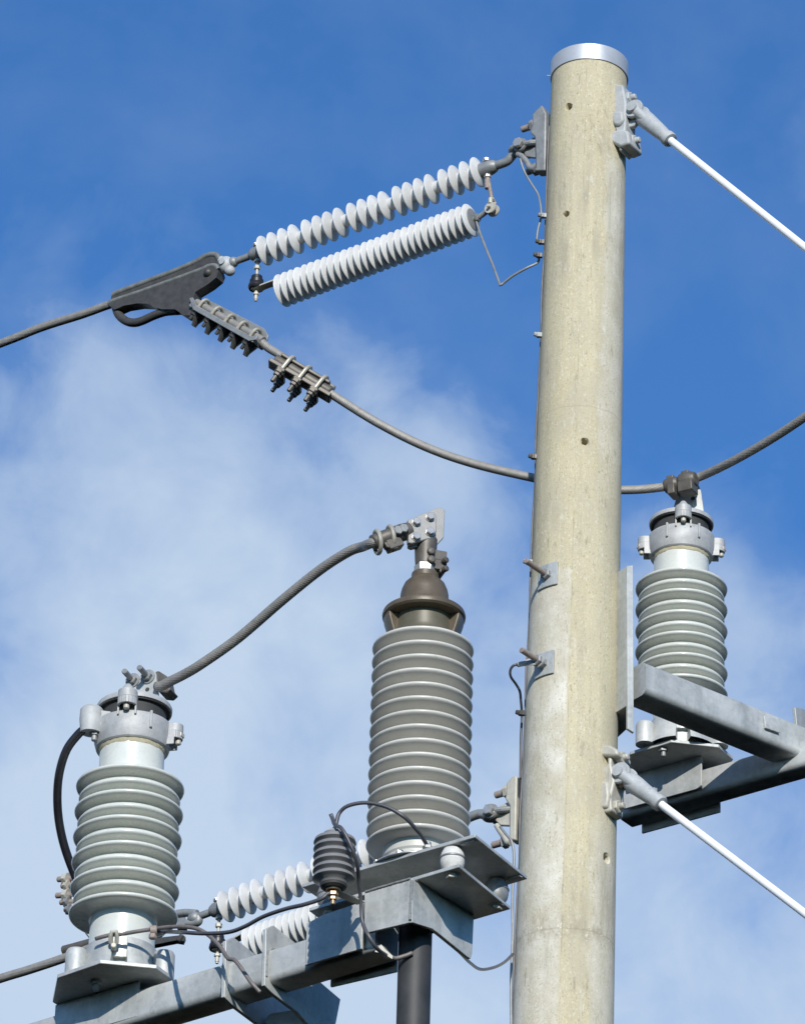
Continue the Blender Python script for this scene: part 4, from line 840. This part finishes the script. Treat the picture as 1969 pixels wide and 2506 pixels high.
mb = MB(); q = [PP(*ZI(*p), P(*ZI(650, 1090), YS+.09), V((.2, -1, 0))) for p in ((640, 1050), (665, 1080), (718, 1128), (715, 1148), (650, 1110), (598, 1100), (605, 1085))]; mb.prism(q, V((0, .004, 0))); o = obj('cable_lug', mb, M['tan']); tag(o, 'small pale folded lug on the dark wire beside the black power cable', 'lug')
e = OS+UP*(zq-.018)
yb = wL(.0, -.1, 0).y
wire('earth_wire', [e, P(*ZI(285, 705), YS), P(*ZI(240, 742), YS), P(*ZI(120, 782), YS+.02), P(*ZI(0, 810), YS+.06), P(*ZK(800, 580), YS+.12), P(*ZK(640, 665), YS+.17), P(*ZK(500, 715), YS+.22), P(*ZK(300, 728), YS+.27), P(*ZK(100, 718), YS+.33), P(*ZK(-30, 712), 14.16), P(*ZJ(1060, 745), 14.15)], .0056, 'blackwire', 'dark earth wire from the small arrester stud sweeping left to the post insulator base')
wire('earth_wire', [P(*ZJ(500, 808), 14.195), P(*ZJ(560, 790), 14.185), P(*ZJ(640, 772), 14.18), P(*ZJ(720, 768), 14.17), P(*ZJ(850, 745), 14.16), P(*ZJ(1000, 722), 14.15), P(*ZJ(1150, 702), 14.12), P(*ZJ(1300, 698), 14.08), P(*ZJ(1430, 720), 14.05), P(*ZJ(1530, 780), 14.03), P(*ZJ(1630, 880), 13.99), P(*ZJ(1700, 985), 13.96), P(*ZK(560, 970), 13.93), P(*ZK(690, 1150), 13.90), P(*ZK(770, 1240), 13.90)], .0058, 'brownwire', 'brown earth wire crossing the left post insulator base and dropping onto the beam')
mb = MB(); a = P(*ZJ(1020, 735), 14.145); d = V((1, .0, .12)).normalized(); mb.lathe([(.010, -.008), (.0145, -.007), (.0145, .010), (.010, .011)], frame(a, d), 16); mb.hexa(a-UP*.010, -UP, .011, .014); o = obj('wire_clamp', mb, M['rust']); tag(o, 'small brown clamp joining two earth wires beside the left post insulator base', 'clamp')
mb = MB(); a = P(*ZJ(665, 790), 14.175); mb.tube([a+V((-.008, .01, -.014)), a+V((-.009, -.004, .0)), a+V((-.006, -.008, .010)), a+V((.006, -.008, .012)), a+V((.009, -.004, .0)), a+V((.008, .01, -.014))], .0062, 10); mb.rod(a+V((0, .004, -.022)), a+V((0, .03, -.022)), .008, 10); o = obj('wire_clip', mb, M['tan']); tag(o, 'pale clip holding the brown wire in the slot of the left insulator base', 'clip')
# lower line: what shows behind the left post insulator
t = thing('dead_end_clamp', P(300, 2300, 16.62), 'grey dead-end clamp mostly hidden behind the left post insulator, rusty bolts showing at its left', 'clamp')
kd = lambda px, py: P(px, py, YL(px, 1385, 760))
mb = MB(); mb.tube(smooth([kd(*ZJ(205, 915)), kd(*ZJ(300, 890)), kd(*ZJ(460, 845)), kd(*ZJ(700, 780)), kd(*ZJ(1000, 720))], 6), .016, 14)
mb.prism([kd(*ZJ(*p)) for p in ((420, 700), (900, 560), (1200, 560), (1240, 640), (1100, 760), (700, 860), (480, 850))], V((0, .03, 0)))
obj('clamp_body', mb, M['bronze'], t, bevel=.003)
mb = MB(); mb.prism([kd(*ZJ(*p)) for p in ((1030, 800), (1290, 770), (1318, 790), (1300, 830), (1240, 820), (1030, 862))], V((0, .03, 0))); mb.rod(kd(*ZJ(1290, 770)), kd(*ZJ(1250, 830)), .009, 10); obj('lower_cheek', mb, M['darkcast'], t, bevel=.002)
mb = MB(); c = kd(*ZJ(1310, 620))
mb.tube(smooth([kd(*ZJ(1240, 580)), kd(*ZJ(1320, 572)), kd(*ZJ(1420, 580))], 5), .0135, 12); mb.tube(smooth([kd(*ZJ(1330, 670)), kd(*ZJ(1390, 668)), kd(*ZJ(1430, 650)), kd(*ZJ(1430, 610))], 5), .0145, 12); mb.ball(kd(*ZJ(1400, 622)), .021, 16)
mb.prism([kd(*ZJ(*p)) for p in ((1240, 560), (1310, 565), (1330, 690), (1240, 690))], V((0, .04, 0))); obj('socket_eye', mb, M['fit'], t, bevel=.003)
for k, (x0, y0, x1) in enumerate(((155, 268, 300), (192, 328, 300), (140, 415, 310), (178, 478, 310), (220, 545, 310))):
    a, b = P(*ZJ(x0, y0), 17.0), P(*ZJ(x1, y0-6), 16.97); mb = MB(); mb.rod(a, b+(b-a)*.6, .0098 if k < 3 else .009, 14, .2); bo_ = obj('u_bolt', mb, M['rust'], t)
    d = (a-b).normalized(); m_ = a.lerp(b, .58); mb = MB(); mb.hexa(m_, d, .0195, .015); mb.lathe([(.021, -.006), (.021, 0)], frame(m_, d), 16); obj('nut', mb, M['tan' if k < 3 else 'fit'], bo_)
mb = MB(); mb.prism([P(*ZJ(*p), 16.97) for p in ((280, 225), (420, 250), (620, 560), (720, 780), (490, 850), (330, 640), (284, 575))], V((0, .02, 0))); obj('tail_tray', mb, M['fit'], t)
cable('line_conductor', [kd(x, y) for x, y in ((-700, 2625), (-300, 2498), (-20, 2402), (70, 2374), (162, 2343), (250, 2308), (330, 2276))], .0146, M['wire'], 'grey stranded conductor entering at the lower left edge behind the left insulator base', 'cable', 'stranded conductors')

# ------------------------------------------------------------------ small things fixed to the pole
def anchor(zr, base, tip, cor, lab):
    p, n = onpole(*ZF(*base)); t = thing('anchor_bolt', p, lab, 'bolt', 'through-bolts with square washers')
    sd = V((-n.y, n.x, 0)); z0 = PAX
    r_ = pole_r(p.z); mb = MB(); hw = .041; vs = []; fs = []; NN = 10
    # square washer plate, dished to the pole
    c = pole_c(p.z); a0 = math.atan2(n.y, n.x)
    for lay, rr in ((0, r_-.001), (1, r_+.007)):
        for j, zz in enumerate((-hw, hw)):
            for k in range(NN+1):
                da = (-hw+2*hw*k/NN)/r_*.9; q = pole_c(p.z+zz); vs.append(V((q.x+rr*math.cos(a0+da), q.y+rr*math.sin(a0+da), p.z+zz)))
    idx = lambda l, j, k: l*2*(NN+1)+j*(NN+1)+k
    for k in range(NN):
        fs += [(idx(1, 0, k), idx(1, 0, k+1), idx(1, 1, k+1), idx(1, 1, k)), (idx(0, 0, k+1), idx(0, 0, k), idx(0, 1, k), idx(0, 1, k+1)), (idx(0, 0, k), idx(0, 0, k+1), idx(1, 0, k+1), idx(1, 0, k)), (idx(0, 1, k+1), idx(0, 1, k), idx(1, 1, k), idx(1, 1, k+1))]
    fs += [(idx(0, 0, 0), idx(1, 0, 0), idx(1, 1, 0), idx(0, 1, 0)), (idx(1, 0, NN), idx(0, 0, NN), idx(0, 1, NN), idx(1, 1, NN))]
    mb.add(vs, fs); obj('square_washer', mb, M['galv'], t, bevel=.001)
    d = (n+V((0, 0, .02))).normalized(); L = .118
    mb = MB(); mb.rod(p, p+d*L, .0092, 16, .2); ro_ = obj('threaded_rod', mb, M['rust'], t)
    mb = MB(); mb.hexa(p+d*.006, d, .018, .016, UP); obj('nut', mb, M['fit'], ro_)
    return t, p, d
anchor(None, (480, 345), None, None, 'rusty through-bolt on a bare square washer, upper of two on the pole front')
t_, p_, d_ = anchor(None, (440, 1290), None, None, 'rusty through-bolt on a square washer holding the pale earth lug')
A_ = p_+d_*.028; lt = P(*ZF(150, 1290), A_.y-.01)
mb = MB(); dd = (lt-A_).normalized(); sdv = dd.cross(d_).normalized(); nn = sdv.cross(dd)
mb.lathe([(.010, -.003), (.021, -.003), (.021, .003), (.010, .003)], frame(A_, d_), 22)
mb.prism([A_+sdv*.016+dd*.012, A_+dd*.045+sdv*.009, A_+dd*.045-sdv*.009, A_-sdv*.016+dd*.012], d_*.006)
mb.rod(A_+dd*.04, lt, .0085, 14); o = obj('earth_lug', mb, M['alu_cap'], origin=A_); tag(o, 'pale crimped earth lug on the lower square-washer bolt', 'lug')
mb = MB(); mb.hexa(A_+d_*.003, d_, .018, .013, UP); o = obj('lock_nut', mb, M['fit'], t_)
def edge(py, off=.004, back=.12):                 # left silhouette line of the pole
    z = P(1250, py, 16).z; c = pole_c(z); return V((c.x-pole_r(z)*1.0-off, c.y+back*pole_r(z), z))
wire('earth_wire', [lt, P(*ZF(110, 1300), lt.y), P(*ZF(78, 1350), lt.y+.01), P(*ZF(85, 1420), lt.y+.03), P(*ZF(140, 1500), 15.95), P(*ZF(178, 1570), 15.97), P(*ZF(190, 1660), 15.98), edge(1745, .010), edge(1800, .010), edge(1900, .006)], .0042, 'blackwire', 'dark wire looping from the pale lug back to the pole edge')
ys = list(range(300, 2700, 60)); pts = [edge(y, .0012+.0014*math.sin(y*.02)+.0008*math.sin(y*.071)) for y in ys]
wire('earth_wire', pts, .0030, 'brownwire', 'thin brown earth wire running down the left edge of the pole')
wire('earth_wire', [P(*ZC(185, 1060), 16.06), P(*ZC(205, 1130), 16.06), P(*ZC(235, 1200), 16.06), P(*ZC(290, 1290), 16.05), P(*ZC(340, 1370), 16.04), P(*ZC(358, 1440), 16.02), P(*ZC(368, 1520), 16.01), P(*ZC(360, 1600), 16.01), P(*ZC(340, 1680), 16.01), P(1312, 590, 16.01)], .0036, 'fit', 'thin grey wire looping down from the top line bracket to the pole edge')
wire('earth_wire', [P(*ZB(1238, 690), 16.24), P(*ZB(1262, 770), 16.22), P(*ZB(1300, 870), 16.15), P(*ZB(1345, 980), 16.10), P(*ZB(1378, 1072), 16.06), P(*ZB(1384, 1086), 16.05), P(*ZB(1400, 1076), 16.05), P(*ZB(1460, 1030), 16.03), P(*ZB(1540, 985), 16.01), P(*ZB(1600, 955), 16.01), P(1319, 626, 16.01)], .0042, 'fit', 'thin grey wire bent in a sharp elbow between the upper white arrester and the pole')
wire('earth_wire', [P(*ZL(205, 775), 16.02), P(*ZL(270, 860), 16.0), P(*ZL(330, 930), 15.99), P(*ZL(352, 1000), 15.99), P(*ZL(365, 1100), 15.99), P(*ZL(365, 1250), 15.99), P(*ZI(1528, 600), 15.99), P(*ZI(1524, 800), 15.99), P(*ZI(1526, 1000), 15.99), P(*ZI(1515, 1300), 15.99), P(1251, 2560, 15.99)], .0044, 'fit', 'thin grey wire hanging from the low line bracket down the pole edge')
wire('earth_wire', [wL(1.03, .04, -.085)+V((0, 0, -.004)), P(*ZI(985, 955), 13.77), P(*ZI(1080, 1030), 13.83), P(*ZI(1170, 1105), 13.90), P(*ZI(1240, 1175), 14.1), P(*ZI(1310, 1218), 14.5), P(*ZI(1400, 1205), 15.1), P(*ZI(1470, 1170), 15.6), P(*ZI(1528, 1115), 15.95)], .0045, 'blackwire', 'dark earth wire sagging from the side wing of the bracket to the pole')
def clip(px, py, Y, lab, mk='fit'):
    a = P(px+5, py, Y); mb = MB(); mb.lathe([(.004, -.009), (.0078, -.0075), (.0078, .0075), (.004, .009)], frame(a, PAX), 14); mb.hexa(a, V((-1, -.3, .1)), .0078, .016); mb.box(frame(a, PAX), -.004, .014, -.006, .006, -.008, .008)
    o = obj('wire_clip', mb, M[mk], bevel=.001); tag(o, lab, 'clip', 'small clips for the earth wires'); return o
clip(*ZC(362, 1558), 15.99, 'small grey clip at the meeting of two wires, beside the second hole of the pole')
clip(1316, 592, 15.99, 'upper of two dark clips where the elbow wire meets the pole edge', 'bronze')
clip(1311, 625, 15.99, 'lower of two dark clips where the elbow wire meets the pole edge', 'bronze')
clip(1312, 820, 15.98, 'pale clip alone on the pole edge level with the dead-end clamp tail', 'galv_cast')
clip(*ZF(245, 200), 15.97, 'pale clip on the pole edge beside the bare square washer', 'galv_cast')
clip(*ZF(165, 1805), 15.97, 'black clip on the pole edge below the looping wire', 'dull')
clip(1299, 1118, 15.98, 'tiny dark clip on the pole edge above the sagging jumper', 'bronze')
